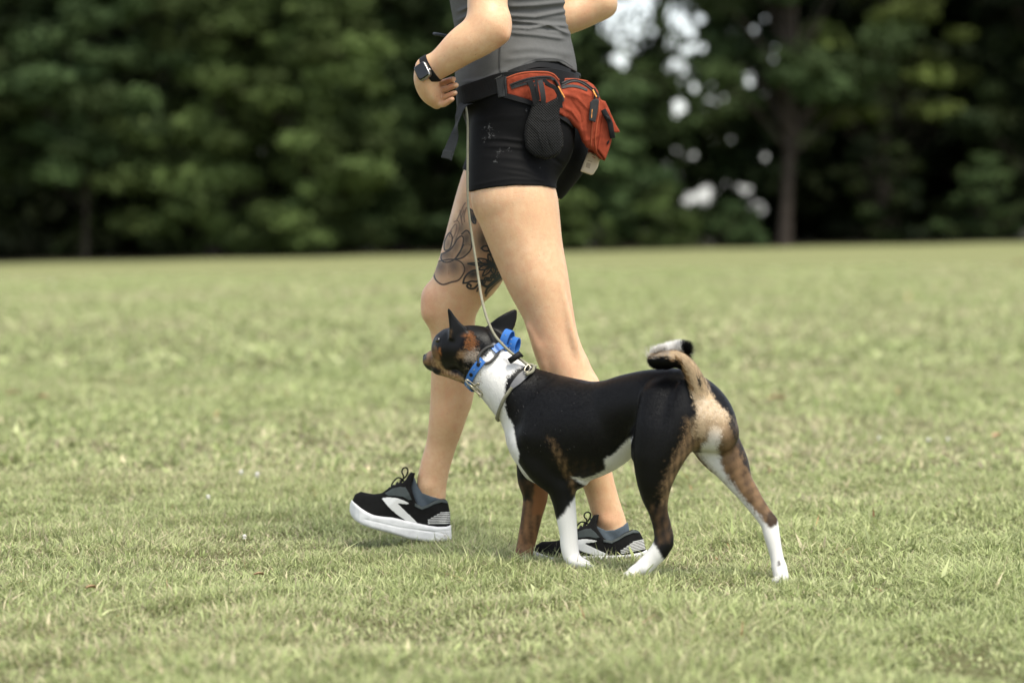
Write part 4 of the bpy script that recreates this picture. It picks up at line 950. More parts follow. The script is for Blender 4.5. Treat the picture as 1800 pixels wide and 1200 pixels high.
# beige device hanging below the pack
bx = empty('clip_on_box', P(1040, 290, 6.1), 'small beige plastic box hanging under the waist pack behind her hip', 'device')
plate('case', [(1033, 268), (1037, 267), (1052, 275), (1054.5, 280), (1050.5, 295), (1043, 306.5), (1039, 308), (1020, 301), (1025, 288)], 6.10, .012, M['beige'], bx, rnd=3)
plate('clip', [(1033, 262), (1046, 266), (1047, 278), (1036, 276)], 6.10, .006, M['redtrim'], bx)
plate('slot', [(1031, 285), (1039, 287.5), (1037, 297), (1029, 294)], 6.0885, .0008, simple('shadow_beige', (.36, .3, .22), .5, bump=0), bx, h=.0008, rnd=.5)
plate('print', [(1033, 281.5), (1041, 284), (1040.7, 285), (1032.7, 282.6)], 6.0884, .0006, M['darkprint'], bx, h=.0006, rnd=.2)
plate('print', [(1041, 274.5), (1047, 277.5), (1046.5, 279), (1040.5, 276)], 6.0884, .0006, M['redtrim'], bx, h=.0006, rnd=.2)

# ================================================================== DOG
DROOT = empty('dog', (P(1140, 1010, 5.75)[0], 5.75, 0), 'black, white and brindle short haired dog with curled tail walking at heel', 'dog')
D = {}
D['trunk'] = [([(926, 722, 5.85, 30, 40), (945, 745, 5.84, 56, 54), (966, 753, 5.83, 92, 64), (1000, 757, 5.80, 93.5, 67), (1040, 753, 5.77, 84, 65), (1075, 739, 5.75, 73, 58), (1110, 719, 5.72, 63, 52), (1150, 710, 5.69, 61, 52), (1195, 717, 5.66, 68, 58), (1232, 734, 5.63, 58, 54), (1262, 758, 5.61, 36, 40)], 0)]
D['neck'] = [([(940, 708, 5.84, 58, 52), (916, 696, 5.845, 56, 48), (893, 676, 5.85, 51, 46), (866, 651, 5.86, 46, 42), (850, 632, 5.865, 44, 40), (832, 614, 5.87, 38, 36)], .02), ([(901, 742, 5.86, 18, 30), (912, 767, 5.86, 16, 34), (922, 792, 5.86, 16, 36), (932, 821, 5.86, 17, 36), (948, 836, 5.85, 15, 34)], .008)]
D['head'] = [([(850, 609, 5.87, 34, 37), (825, 610, 5.88, 37.5, 40), (802, 611, 5.895, 37, 38), (790, 613, 5.905, 32, 32)], .015),
             ([(798, 626, 5.905, 28, 28), (784, 631, 5.925, 24.5, 24), (771, 633, 5.94, 22, 19), (761, 634, 5.955, 18.5, 15), (755, 633, 5.965, 13.5, 12)], .006),
             ([(772, 651, 5.93, 8, 14), (790, 655, 5.915, 9, 16), (812, 660, 5.89, 12, 20), (830, 666, 5.875, 14, 24)], .008), ([(777, 597, 5.90, 12, 14), (785, 592, 5.90, 13, 12)], .008), ([(748, 626, 5.972, 4.2, 6)], .003), ([(822, 622, 5.855, 22, 14)], .012)]
D['frontnear'] = [([(940, 775, 5.80, 44, 30), (962, 815, 5.79, 40, 28), (984, 848, 5.785, 28, 24), (990, 874, 5.785, 21.5, 20), (995, 905, 5.785, 18.5, 17), (999, 935, 5.785, 16, 15), (1001, 960, 5.785, 15.8, 15), (1005, 978, 5.783, 14.5, 15), (1014, 989, 5.78, 12, 16)], .012), ([(1010, 986, 5.78, 11, 17), (1028, 992, 5.775, 9, 17), (1038, 998, 5.772, 6, 14)], .006)]
D['frontfar'] = [([(935, 790, 5.92, 27, 24), (936, 838, 5.925, 27, 22), (941, 870, 5.93, 22.5, 20), (936, 900, 5.93, 19, 17), (929, 935, 5.93, 17, 15), (922, 965, 5.93, 16.5, 15), (917, 985, 5.925, 17, 16)], .012), ([(918, 986, 5.925, 17, 17), (911, 999, 5.915, 13, 17)], .006)]
D['hindnear'] = [([(1185, 715, 5.625, 62, 30), (1172, 755, 5.61, 57, 30), (1159, 795, 5.61, 47, 28), (1153, 825, 5.615, 38, 25), (1151, 850, 5.62, 30.5, 21), (1152, 873, 5.63, 24, 17), (1157, 898, 5.635, 17.3, 14), (1164, 925, 5.64, 16.5, 13), (1167, 948, 5.64, 17.5, 13), (1160, 966, 5.64, 17, 13), (1147, 981, 5.645, 16, 14), (1134, 994, 5.648, 15, 15)], .015), ([(1131, 997, 5.65, 14, 17), (1115, 1006, 5.655, 12, 18), (1106, 1011, 5.66, 6.5, 15)], .006), ([(1172, 955, 5.64, 12, 9)], .006)]
D['hindfar'] = [([(1243, 750, 5.66, 44, 30), (1262, 785, 5.655, 41, 28), (1283, 814, 5.65, 33, 25), (1299, 844, 5.645, 23.5, 20), (1312, 862, 5.64, 20, 17), (1327, 884, 5.635, 17, 14), (1340, 902, 5.63, 15.5, 13), (1352, 920, 5.625, 15.5, 13), (1357, 942, 5.62, 14.3, 13), (1364, 972, 5.615, 12, 12), (1369, 995, 5.61, 12.5, 13)], .015), ([(1370, 998, 5.61, 13, 14), (1373, 1013, 5.60, 13.5, 17), (1373, 1024, 5.595, 10, 16)], .006), ([(1358, 916, 5.625, 9, 8)], .006)]
D['tail'] = [([(1232, 715, 5.60, 25, 17), (1226, 680, 5.59, 17, 15), (1217, 656, 5.585, 14, 13), (1205, 640, 5.585, 13, 13), (1188, 632, 5.59, 14.5, 14), (1171, 633, 5.60, 15.5, 15), (1157, 635, 5.615, 13, 14), (1153, 633, 5.63, 11, 14)], .012), ([(1155, 634, 5.625, 12, 14), (1168, 628, 5.64, 9, 11), (1182, 621, 5.65, 6, 7), (1198, 619, 5.645, 4.5, 5), (1209, 620, 5.64, 3, 3)], .005)]
HD = .0025
lo = P(735, 1035, 5.9); hi = P(1395, 535, 5.5)
fd = Field([lo[0]-.02, 5.47, -.02], [P(1395, 900, 5.66)[0]+.02, 6.06, P(900, 535, 5.9)[2]+.02], HD)
for g in ('trunk', 'neck', 'head', 'frontfar', 'hindfar', 'frontnear', 'hindnear', 'tail'):
    for c, k in D[g]: fd.chain(c, k)
# extra muscle shapes: shoulder blade, elbow, flank tuck, thigh, brisket, toes
for c, k in (([(972, 715, 5.775, 30, 14), (952, 765, 5.77, 30, 14)], .03), ([(1000, 838, 5.78, 14, 14)], .012), ([(1118, 770, 5.66, 9, 20), (1119, 800, 5.645, 10, 16)], .02), 
             ([(1010, 846, 5.80, 12, 34)], .015), ([(968, 690, 5.785, 8, 12), (950, 735, 5.778, 18, 16), (938, 782, 5.783, 12, 12)], .01), ([(990, 742, 5.775, 6, 8), (994, 785, 5.764, 14, 14), (1002, 828, 5.768, 10, 10)], .01), ([(1200, 680, 5.60, 10, 12), (1188, 735, 5.588, 22, 14), (1170, 790, 5.59, 16, 14), (1160, 830, 5.60, 8, 8)], .01), ([(1226, 712, 5.60, 10, 12), (1214, 765, 5.593, 14, 12), (1190, 808, 5.60, 8, 8)], .008), ([(1130, 715, 5.66, 10, 10), (1126, 760, 5.65, 9, 14)], .012)): fd.chain(c, k)
for (x, y, Y, sx, r) in ((1103, 1010, 5.635, -1, 6.5), (1100, 1011, 5.648, -1, 6.8), (1101, 1011, 5.663, -1, 6.8), (1106, 1012, 5.677, -1, 6.2), (1041, 996, 5.757, 1, 5.5), (1045, 998, 5.768, 1, 5.6), (1044, 999, 5.78, 1, 5.4), (903, 998, 5.905, -1, 6), (902, 999, 5.918, -1, 6), (906, 999, 5.93, -1, 6), (1377, 1019, 5.587, 1, 6), (1369, 1023, 5.585, 1, 6), (1382, 1012, 5.60, 1, 5.5)):
    fd.chain([(x-sx*8, y-3, Y, r, r), (x, y, Y, r*1.0, r*.85)], .001)
# eye sockets and ear cups
fd.solid([(789, 596), (790, 575), (788, 556), (786, 543), (788, 540.5), (791, 543), (799, 555), (808, 566), (818, 575), (824, 590), (806, 600)], lambda a, b: 5.862+(np.asarray(b)-600)*.0003, lambda a, b: .004+.016*ss(540, 600, b), k=.006, rnd=1.5)
fd.solid([(846, 582), (855, 573), (864, 566), (876, 557), (890, 549), (902, 543.5), (907, 543), (909.5, 548), (908.5, 560), (905, 573), (899, 584), (890, 594), (872, 606), (852, 600)], lambda a, b: 5.885+.018*((np.asarray(a)-878)/25)**2*.6, lambda a, b: .0045+.012*ss(575, 605, b), k=.006, rnd=2)
fd.solid([(796, 588), (795, 574), (790, 556), (797, 566), (806, 580), (806, 592)], 5.842, .006, sub=True, rnd=2) if False else None
V, Q = fd.mesh(1)
# nearest body region for every vertex
def chain_d(V, c):
    S = catmull(c, 2) if len(c) > 1 else np.array([c[0]], float); d = np.full(len(V), 9.)
    for r in S:
        w = P(r[0], r[1], r[2]); d = np.minimum(d, np.sqrt(((V-w)**2).sum(1))-(r[3]+r[4])*.5*K(r[2]))
    return d
names = list(D); 
def regions(V):
    return np.array(names)[np.argmin(np.stack([np.min([chain_d(V, c) for c, _ in D[g]], 0) for g in names], 1), 1)]
def coat(V, jit=1.6, seed=1):
    r = np.random.default_rng(seed); n = len(V)
    x0, y0 = proj(V[:, 0], V[:, 1], V[:, 2])
    lowx = 2.2*np.sin(y0*.33+np.sin(x0*.21)*2)+1.6*np.sin(y0*.71+x0*.5); lowy = 2.0*np.sin(x0*.37+np.sin(y0*.19)*2)+1.5*np.sin(x0*.83-y0*.4)
    x = x0+.28*lowx+r.normal(0, jit, n); y = y0+.28*lowy+r.normal(0, jit, n)
    reg = regions(V); Y = V[:, 1]
    BK = np.array([.0042, .0040, .0041]); WH = np.array([.72, .70, .67]); TAN = np.array([.25, .15, .075]); CR = np.array([.50, .37, .23]); BR = np.array([.10, .058, .030]); RU = np.array([.20, .075, .022])
    C = np.tile(BK, (n, 1))
    def put(m, col, soft=None):
        m = np.asarray(m); C[m] = col
    def brindle(m, a, b, dens=.5, fx=.5, fy=.11):
        q = .5+.22*np.sin(x0*fx*.55+1.2*np.sin(y0*.07)+x0*.05)+.14*np.sin(y0*fy*1.3+x0*.21)+r.normal(0, .16, n)+(dens-.5)*.9
        q = np.clip(q, 0, 1)[m][:, None]; C[m] = np.asarray(a)*q+np.asarray(b)*(1-q)
    def soft(poly, w): return polyd(x0, y0, poly)+r.normal(0, w, n) < 0
    isl = lambda *q: np.isin(reg, q)
    axisY = np.interp(x0, [860, 925, 1265], [5.865, 5.85, 5.61])
    # neck and chest
    neckp = [(823, 678), (834, 655), (845, 632), (868, 604), (893, 610), (935, 630), (944, 646), (936, 644), (920, 642), (903, 652), (890, 662), (886.5, 677), (886, 690), (886.7, 708), (888, 720), (893, 733), (902, 745), (904, 759), (910, 791), (914, 806), (923, 825), (938, 845), (930, 860), (895, 840), (868, 760), (838, 715), (820, 690)]
    put(isl('neck', 'trunk', 'head') & inpoly(x, y, neckp), WH)
    put(isl('neck', 'trunk', 'frontnear', 'frontfar') & (x < 945) & (y < 842) & (y > 730) & (Y > 5.80) & inpoly(x, y, neckp), WH)
    put(isl('neck') & (Y > 5.885) & (x < 915) & (y > 650) & (y < 800), WH)
    put(isl('frontfar', 'neck', 'trunk') & (Y > 5.885) & (y > 812) & (x < 960), BK)
    # belly and brisket
    belly = [(1004, 836), (1012, 838), (1028, 840), (1047, 833), (1064, 825), (1061, 808), (1079, 796), (1094, 781), (1108, 769), (1118, 762), (1118, 800), (1070, 850), (1020, 870), (1000, 860)]
    put(isl('trunk') & inpoly(x, y, belly), WH*.9)
    # near foreleg
    m = isl('frontnear')
    put(m & (y > 700) & inpoly(x, y, [(1030, 866), (1012, 871), (1000, 889), (992, 901), (978, 914), (960, 925), (960, 1060), (1080, 1060), (1080, 880)]), WH)
    mm = isl('frontnear', 'trunk') & soft([(963, 766), (972, 772), (990, 798), (1001, 826), (1012, 850), (1013, 866), (1004, 868), (998, 846), (985, 822), (972, 794)], 3) & (Y < 5.82); brindle(mm, TAN*.8, BK, .36, .9, .3)
    mm = isl('trunk') & soft([(995, 800), (1030, 808), (1060, 820), (1050, 832), (1022, 838), (1004, 830)], 4); brindle(mm, BR*.5, BK, .0, .6, .4)
    # far foreleg
    m = isl('frontfar') & (y > 842) & (x0 < 975)
    brindle(m, np.array([.25, .125, .055]), BR*.25, .58, .75, .08); brindle(m & (y < 880) & (x < 938), BR, BK, .3)
    mm = m & (x > 941+(850-y)*.12) & (y < 905); C[mm] = np.array([.22, .095, .038]); C[m & (y > 955)] = np.array([.24, .125, .06])
    k = m & (y > 955) & (r.uniform(0, 1, n) < .3); C[k] = BR*.6
    put(m & inpoly(x, y, [(921, 975), (926, 975), (924, 1000), (915, 1002)]), WH*.8)
    # near hind leg
    hn = isl('hindnear')
    rear = [(1208, 735), (1226, 745), (1244, 738), (1248, 770), (1229, 792), (1212, 808), (1194, 828), (1181, 862), (1180, 895), (1184, 935), (1178, 930), (1172, 905), (1162, 885), (1163, 860), (1172, 832), (1186, 800), (1202, 770)]
    mm = isl('hindnear', 'trunk', 'hindfar', 'tail') & soft(rear, 5) & (Y < 5.70); brindle(mm, TAN*.75+CR*.12, BK*3, .60, 1.1, .2)
    mm = hn & soft([(1141, 880), (1151, 890), (1176, 890), (1184, 950), (1150, 958), (1148, 925)], 3); brindle(mm, BR*.9, BK*2, .35, .7, .2)
    put(hn & (y > 953+(x-1149)*1.75) & (y > 940), WH); put(hn & (y > 985), WH)
    # rump stripe and tail
    st = [(1187, 634), (1200, 640), (1207, 661), (1217, 689), (1222, 712), (1227, 735), (1230, 745), (1240, 755), (1262, 752), (1283, 735), (1276, 722), (1262, 708), (1250, 692), (1240, 668), (1232, 650), (1222, 634), (1208, 620), (1172, 608), (1145, 618), (1143, 628), (1158, 628), (1175, 627)]
    mm = isl('tail', 'trunk', 'hindfar', 'hindnear') & soft(st, 2.2) & (Y < 5.66); C[mm] = CR
    k = mm & (r.uniform(0, 1, n) < .3); C[k] = CR*.6+TAN*.3; k = mm & (y < 690) & (x < 1199+(y-637)*.42+3) & (y > 632); C[k] = TAN*1.2
    k = mm & (x < 1185) & (r.uniform(0, 1, n) < .45); C[k] = np.array([.3, .27, .24])
    k = mm & soft([(1229, 667), (1233, 665), (1236, 682), (1233, 687), (1230, 680)], 1.2); C[k] = BK*4
    k = mm & (y > 700) & (r.uniform(0, 1, n) < .35); C[k] = CR*.75+WH*.25
    k = isl('tail', 'trunk', 'hindfar', 'hindnear') & (y > 728) & (Y < 5.7) & soft([(1225, 728), (1245, 738), (1275, 732), (1283, 745), (1262, 768), (1236, 770), (1218, 760)], 6); C[k] = CR*.8
    k = mm & (np.sin(x0*1.1+y0*.25+2*np.sin(y0*.11))+r.normal(0, .5, n) > 1.15); C[k] = C[k]*.55
    # far hind leg
    hf = isl('hindfar') | (isl('trunk') & (x > 1240) & (y+r.normal(0, 6, n) > 738)); 
    m = hf & (y+r.normal(0, 5, n) > 736) & (x > 1225); brindle(m, np.array([.19, .115, .06]), BR*.4, .6, .35, .25)
    w = (np.clip((795-y0)/62, 0, 1)*np.clip((1292-x0)/26, 0, 1)*.75)[m][:, None]; C[m] = C[m]*(1-w)+CR*.8*w
    m2 = hf & inpoly(x, y, [(1270, 722), (1285, 722), (1296, 745), (1304, 775), (1330, 838), (1322, 838), (1300, 800), (1288, 760)]); k = m2 & (r.uniform(0, 1, n) < .75); C[k] = BK*3
    put((hf | isl('hindnear', 'trunk', 'tail') & (Y > 5.565) & (x0 > 1232)) & soft([(1247, 752), (1256, 746), (1268, 755), (1265, 770), (1260, 786), (1266, 810), (1279, 841), (1306, 875), (1329, 900), (1348, 922), (1372, 916), (1400, 950), (1400, 1050), (1340, 1050), (1335, 930), (1300, 885), (1270, 850), (1220, 790), (1242, 775)], 3.), WH*.86)
    w_ = (np.clip((786-y0)/34, 0, 1)*.75)[:, None]; q_ = (C[:, 0] > .45) & (x0 > 1238) & (x0 < 1275) & (y0 < 790) & (y0 > 740); C[q_] = (C*(1-w_)+CR*w_)[q_]
    k = hf & inpoly(x, y, [(1346, 905), (1352, 898), (1366, 905), (1366, 922), (1356, 928), (1348, 922)]); C[k] = BR*.4
    k = hf & soft([(1367, 985), (1371, 984), (1372, 992), (1370, 995), (1367, 991)], 1); C[k] = BK*6
    # tail end
    tb = isl('tail') & (Y > 5.622) & (y < 634); C[tb] = WH*.95; C[tb & (x > 1196)] = BK*1.5
    # head
    hd = isl('head'); 
    mz = hd & inpoly(x, y, [(738, 612), (752, 614), (764, 606), (768, 612), (772, 625), (776, 640), (784, 650), (800, 656), (812, 662), (818, 672), (780, 668), (740, 650)])
    brindle(mz, np.array([.23, .115, .05]), BR*.4, .62, .55, .45); k = mz & (x > 758) & (y > 632) & (r.uniform(0, 1, n) < .4); C[k] = np.array([.42, .28, .15])
    k = mz & inpoly(x, y, [(745, 640), (762, 644), (776, 651), (772, 662), (748, 655)]); C[k] = BK*2
    k = mz & (y < 617) & (x < 764); C[k] = BR*.6
    k = hd & inpoly(x, y, [(770, 612), (773, 611), (776, 622), (774, 626)]); C[k] = RU*1.3
    hd = isl('head', 'neck'); k = hd & soft([(818, 588), (826, 584), (832, 592), (835, 606), (832, 616), (822, 620), (816, 608)], 3.2); C[k] = RU*.9; k = k & (r.uniform(0, 1, n) < .25); C[k] = BR*.4
    k = hd & soft([(803, 618), (815, 614), (818, 628), (812, 632), (804, 628)], 2); C[k] = TAN*.95
    k = hd & soft([(815, 622), (832, 614), (844, 618), (840, 632), (826, 636), (814, 632)], 3); C[k] = np.array([.36, .30, .24]); k = k & (r.uniform(0, 1, n) < .35); C[k] = BR*.6
    k = hd & inpoly(x, y, [(790, 578), (794, 576), (794, 590), (790, 594)]) & (r.uniform(0, 1, n) < .35); C[k] = TAN*.4
    k = hd & (y > 640) & (x > 812) & (x < 846) & (r.uniform(0, 1, n) < .12); C[k] = CR*.5
    k = hd & (x < 749.5) & (y < 633) & (y > 618); C[k] = BK
    return C
Cd = coat(V, .7)
E_ = np.concatenate([Q[:, [0, 1]], Q[:, [1, 2]], Q[:, [2, 3]], Q[:, [3, 0]]])
for _ in range(2):
    S_ = np.zeros_like(Cd); n_c = np.zeros(len(Cd)); np.add.at(S_, E_[:, 0], Cd[E_[:, 1]]); np.add.at(n_c, E_[:, 0], 1); np.add.at(S_, E_[:, 1], Cd[E_[:, 0]]); np.add.at(n_c, E_[:, 1], 1)
    Cd = .45*Cd+.55*S_/np.maximum(n_c, 1)[:, None]
# smooth colours a little over the surface
md, td, bd = newmat('short_coat'); a_ = N(td, 'ShaderNodeAttribute', attribute_name='col'); L(td, a_.outputs['Color'], bd.inputs['Base Color'])
bd.inputs['Roughness'].default_value = .42; bd.inputs['Specular IOR Level'].default_value = .17
tc_ = N(td, 'ShaderNodeTexCoord'); n_ = N(td, 'ShaderNodeTexNoise', Scale=420., Detail=3.0); L(td, tc_.outputs['Object'], n_.inputs['Vector'])
b2_ = N(td, 'ShaderNodeBump', Strength=.5, Distance=.0012); L(td, n_.outputs[0], b2_.inputs['Height']); L(td, b2_.outputs[0], bd.inputs['Normal'])
dbody = mesh_np('body', V, Q, md, DROOT, uv=True, attrs={'col': Cd})
DG = Surf([(V, Q)])
# --- fur strands
def fur(n=300000):
    tri = np.concatenate([Q[:, [0, 1, 2]], Q[:, [0, 2, 3]]]); p = V[tri]; cr = np.cross(p[:, 1]-p[:, 0], p[:, 2]-p[:, 0]); ar = np.linalg.norm(cr, axis=1)
    nr = cr/(ar[:, None]+1e-12); wt = ar.copy(); tc3 = p.mean(1); tx, ty = proj(tc3[:, 0], tc3[:, 1], tc3[:, 2])
    wt[(tx > 1150) & (ty < 634) & (tc3[:, 1] > 5.622)] *= 14; ids = RNG.choice(len(tri), n, p=wt/wt.sum())
    # smooth normals
    vn = np.zeros_like(V); 
    for k in range(3): np.add.at(vn, tri[:, k], cr)
    vn /= np.linalg.norm(vn, axis=1)[:, None]+1e-12
    a, b = RNG.uniform(0, 1, (2, n)); s = a+b > 1; a[s] = 1-a[s]; b[s] = 1-b[s]
    w = np.stack([1-a-b, a, b], 1)[:, :, None]; q = (p[ids]*w).sum(1); nn = (vn[tri[ids]]*w).sum(1); nn /= np.linalg.norm(nn, axis=1)[:, None]
    keep = (nn[:, 1] < .55) | (RNG.uniform(0, 1, n) < .4); q, nn = q[keep], nn[keep]; n = len(q)
    C = coat(q, .8, 5); reg = regions(q); x, y = proj(q[:, 0], q[:, 1], q[:, 2])
    legs = np.isin(reg, ['frontnear', 'frontfar', 'hindnear', 'hindfar']) & (y > 800)
    flow = np.zeros((n, 3)); wsum = np.zeros(n)
    for gx_, gy_, fx_, fz_ in ((870, 650, .5, -.85), (895, 710, .45, -.9), (950, 680, .85, -.5), (1030, 750, .95, -.3), (930, 780, .4, -.92), (985, 850, .2, -1), (995, 930, .1, -1), (1110, 690, .95, -.3), (1200, 690, .6, -.8), (1170, 770, .45, -.9), (1155, 880, .15, -1),
                               (1140, 980, -.3, -.9), (1240, 720, .4, -.9), (1290, 800, .5, -.85), (1350, 940, .3, -1), (765, 630, .95, .1), (830, 600, .95, -.15), (805, 650, .9, -.3), (1070, 810, .9, -.1), (930, 930, .1, -1)):
        w_ = np.exp(-((x-gx_)**2+(y-gy_)**2)/(2*38.**2))+1e-9; flow += w_[:, None]*np.array([fx_, -.12, fz_]); wsum += w_
    flow /= wsum[:, None]
    t = (reg == 'tail'); flow[t] = np.array([-.6, .0, .8]); flow[t & (x < 1190)] = [-.95, 0, .2]; flow[t & (q[:, 1] > 5.622) & (y < 634)] = [.25, .1, .95]
    flow = flow+RNG.normal(0, .16, (n, 3)); flow -= nn*(flow*nn).sum(1)[:, None]; flow /= np.linalg.norm(flow, axis=1)[:, None]+1e-9
    ln = RNG.uniform(.0035, .007, n); ln[reg == 'head'] *= .55; ln *= 1-.4*ss(760, 860, y)*(reg != 'neck'); ln[reg == 'neck'] *= 1.25
    tip = t & (q[:, 1] > 5.622) & (y < 634); ln[tip] = RNG.uniform(.012, .030, tip.sum()); ln[t & ~tip] *= 2.3
    rise = np.where(tip, .75, .22)+RNG.normal(0, .05, n)
    d = flow+nn*rise[:, None]; d /= np.linalg.norm(d, axis=1)[:, None]; sd = np.cross(flow, nn)*(np.where(tip, .00045, .00042)*RNG.uniform(.7, 1.3, n))[:, None]
    q0 = q-nn*.0006; mid = q0+d*ln[:, None]*.55; end = q0+(d*ln[:, None])-nn*(ln*.10)[:, None]
    VV = np.stack([q0-sd, q0+sd, mid+sd*.8, mid-sd*.8, end], 1).reshape(-1, 3); i = np.arange(n)*5
    C = C*RNG.uniform(.85, 1.18, (n, 1)); g = (RNG.uniform(0, 1, n) < .005) & (C[:, 0] < .03) & (x < 1010); C[g] = [.12, .115, .11]
    m = attr_mat('hair_strands', 'col', .42, .12)
    mesh_np('fur', VV, [np.stack([i, i+1, i+2, i+3], 1), np.stack([i+3, i+2, i+4], 1)], m, DROOT, attrs={'col': np.repeat(np.clip(C, 0, .85), 5, 0)})
fur()
# eye, nose pad
wk, wf = [], []
for i in range(16):      # whiskers and brow hairs
    r_ = random.Random(i); h, n = DG.near(752+r_.uniform(0, 14), 630+r_.uniform(-4, 14), 0)
    if h is None: continue
    d = np.array([r_.uniform(-.9, .1), -.6, r_.uniform(-.6, .1)]); d /= np.linalg.norm(d); e = h+d*r_.uniform(.015, .03); k = len(wk); u = np.array([0, 0, .0003])
    wk += [h-u, h+u, (h+e)/2+u*.8+np.array([0, 0, -.001]), (h+e)/2-u*.8+np.array([0, 0, -.001]), e-np.array([0, 0, .004]), e-np.array([0, 0, .0042])]; wf += [(k, k+1, k+2, k+3), (k+3, k+2, k+4, k+5)]
mesh_np('whiskers', np.array(wk), np.array(wf), M['lace'], DROOT)
def ball(name, c, r, mat, par, sc=(1, 1, 1)):
    V = []; Qs = []; a, b = 12, 16
    for i in range(a+1):
        for j in range(b):
            t, p = math.pi*i/a, 2*math.pi*j/b; V.append((c[0]+r*sc[0]*math.sin(t)*math.cos(p), c[1]+r*sc[1]*math.sin(t)*math.sin(p), c[2]+r*sc[2]*math.cos(t)))
    for i in range(a):
        for j in range(b): Qs.append((i*b+j, (i+1)*b+j, (i+1)*b+(j+1) % b, i*b+(j+1) % b))
    return mesh_np(name, np.array(V), np.array(Qs), mat, par)
h, n = DG.near(770, 598); ball('eye', (h if h is not None else P(770, 598, 5.89))+np.array([.001, .002, 0]), .0068, M['eye'], DROOT)
ball('nose', P(746.8, 625.5, 5.966), .0046, M['nose'], DROOT, (.8, 1.2, .85))

# ================================================================== DOG COLLAR
cr = empty('dog_collar', P(860, 650, 5.86), 'bright blue coated collar with nickel buckle around the dog\'s neck', 'collar')
def ring(pts_near, off=.002):
    cs, ns = [], []
    for x, y in pts_near:
        h, n = DG.near(x, y, off)
        if h is None: continue
        cs.append(h); ns.append(n)
    return cs, ns
def neckring(A, B, tilt, k=36, off=.002, cen_Y=5.862):
    """loop in the plane holding A and B (photo points on the near outline) and the depth axis"""
    a, b = P(*A, cen_Y), P(*B, cen_Y); c = (a+b)/2; u = (b-a)/np.linalg.norm(b-a); w = np.array([0, -1., 0])+tilt; w -= u*(w@u); w /= np.linalg.norm(w)
    cs, ns = [], []
    for i in range(k):
        t = 2*math.pi*i/k; d = u*math.cos(t)+w*math.sin(t); h, n = DG.ray(c+d*.13, -d)
        r = (h-c)@d if h is not None else .05
        cs.append(c+d*(min(max(r, .03), .075)+off)); ns.append(d)
    return np.array(cs), np.array(ns)
cs, ns = neckring((888, 612), (826, 678), np.array([-.30, 0, .22]), 48, .0035)
xx, yy = proj(cs[:, 0], cs[:, 1], cs[:, 2]); nearside = ns[:, 1] < 0.05
t = np.arange(len(cs))
def part_of(name, sel, hw, th, mat, off=0.):
    idx = np.where(sel)[0]
    if len(idx) < 3: print('collar piece short', name, len(idx)); return
    br = np.where(np.diff(idx) > 1)[0]
    if len(br): idx = np.concatenate([idx[br[0]+1:], idx[:br[0]+1]])
    return band(name, cs[idx]+ns[idx]*off, ns[idx], hw, th, mat, cr, n=3)
low = nearside & (yy > 632); upn = nearside & (yy < 620); 
lower = part_of('strap', low, .0088, .0028, M['blue']); part_of('strap', upn | (~nearside & (yy < 640)), .0088, .0028, M['blue']); part_of('strap', ~nearside & (yy > 636), .0088, .0028, M['blue'])
def on_strap(x, y):
    k = np.argmin(np.where(nearside, (xx-x)**2+(yy-y)**2, 1e9)); return cs[k], ns[k]
for nm_, pts_, rr1, mt_ in (('rivet', ((842, 643), (833, 662)), .0044, M['black']), ('stud', ((846, 634), (838, 652), (829, 669), (827, 675)), .0014, M['steel'])):
    for (x, y) in pts_:
        h, n = on_strap(x, y); e = np.array([1, 0, 0])-n*n[0]; e /= np.linalg.norm(e)
        slab(nm_, h+n*.0032, e, np.cross(n, e), n, rr1, rr1, .0016, mt_, lower, pw=2)
for ptsc in ([(842, 636), (842, 628), (848, 618), (857, 611), (866, 609)], [(852, 640), (862, 637), (870, 629), (875, 621), (876, 614)]):
    p, n = surf_line(DG, ptsc, .0045, 5); tube('elastic_cord', p, .0031, M['cord'], cr, n=1)
bk = [P(x, y, 5.825) for x, y in ((820, 672), (823, 668), (846, 688), (843, 693))]; tube('buckle', bk, .0016, M['steel'], cr, cyc=True, n=3)
tube('buckle_tongue', [P(823, 674, 5.822), P(838, 686, 5.82)], .0012, M['steel'], cr, n=2); tube('buckle', [P(838, 684, 5.83), P(842, 680, 5.83), P(848, 692, 5.83), P(843, 697, 5.83)], .0014, M['steel'], cr, cyc=True, n=3)
tube('keeper', [P(834, 679, 5.824), P(839, 673, 5.822), P(843, 676, 5.822)], .0018, M['steel'], cr, n=2)
# loose end looped back in two rings
def loopring(cx, cy, rx, ry, Y, a0, a1, hw, tiltv):
    c, n = [], []
    for i in range(17):
        a = R(a0+(a1-a0)*i/16); d = np.array([math.cos(a)*rx, 0, math.sin(a)*ry]); p = P(cx, cy, Y)+np.array([d[0]*K(Y), tiltv*d[2]*K(Y)*.3, d[2]*K(Y)])
        c.append(p); nn = np.array([math.cos(a)/rx, 0, math.sin(a)/ry]); n.append(nn/np.linalg.norm(nn))
    return c, n
def hoop(name, cx, cy, r1, r2, ang, Y, hw, adir):
    """strap ring whose axis points along adir"""
    ad = np.array(adir, float); ad /= np.linalg.norm(ad); u = np.cross(ad, [0, 1, 0]); u /= np.linalg.norm(u); v = np.cross(ad, u); c, n = [], []
    for i in range(20):
        a = 2*math.pi*i/20; d = u*math.cos(a)*r1+v*math.sin(a)*r2; c.append(P(cx, cy, Y)+d); nn = u*math.cos(a)/r1+v*math.sin(a)/r2; n.append(nn/np.linalg.norm(nn))
    return band(name, c, n, hw, .0022, M['blue'], cr, cyc=True, n=3)
h1 = hoop('strap_loop', 891, 598, .0215, .0125, 0, 5.845, .0088, (.82, -.50, -.25)); h2 = hoop('strap_loop', 904, 607, .0165, .0095, 0, 5.85, .0086, (.82, -.50, -.2))
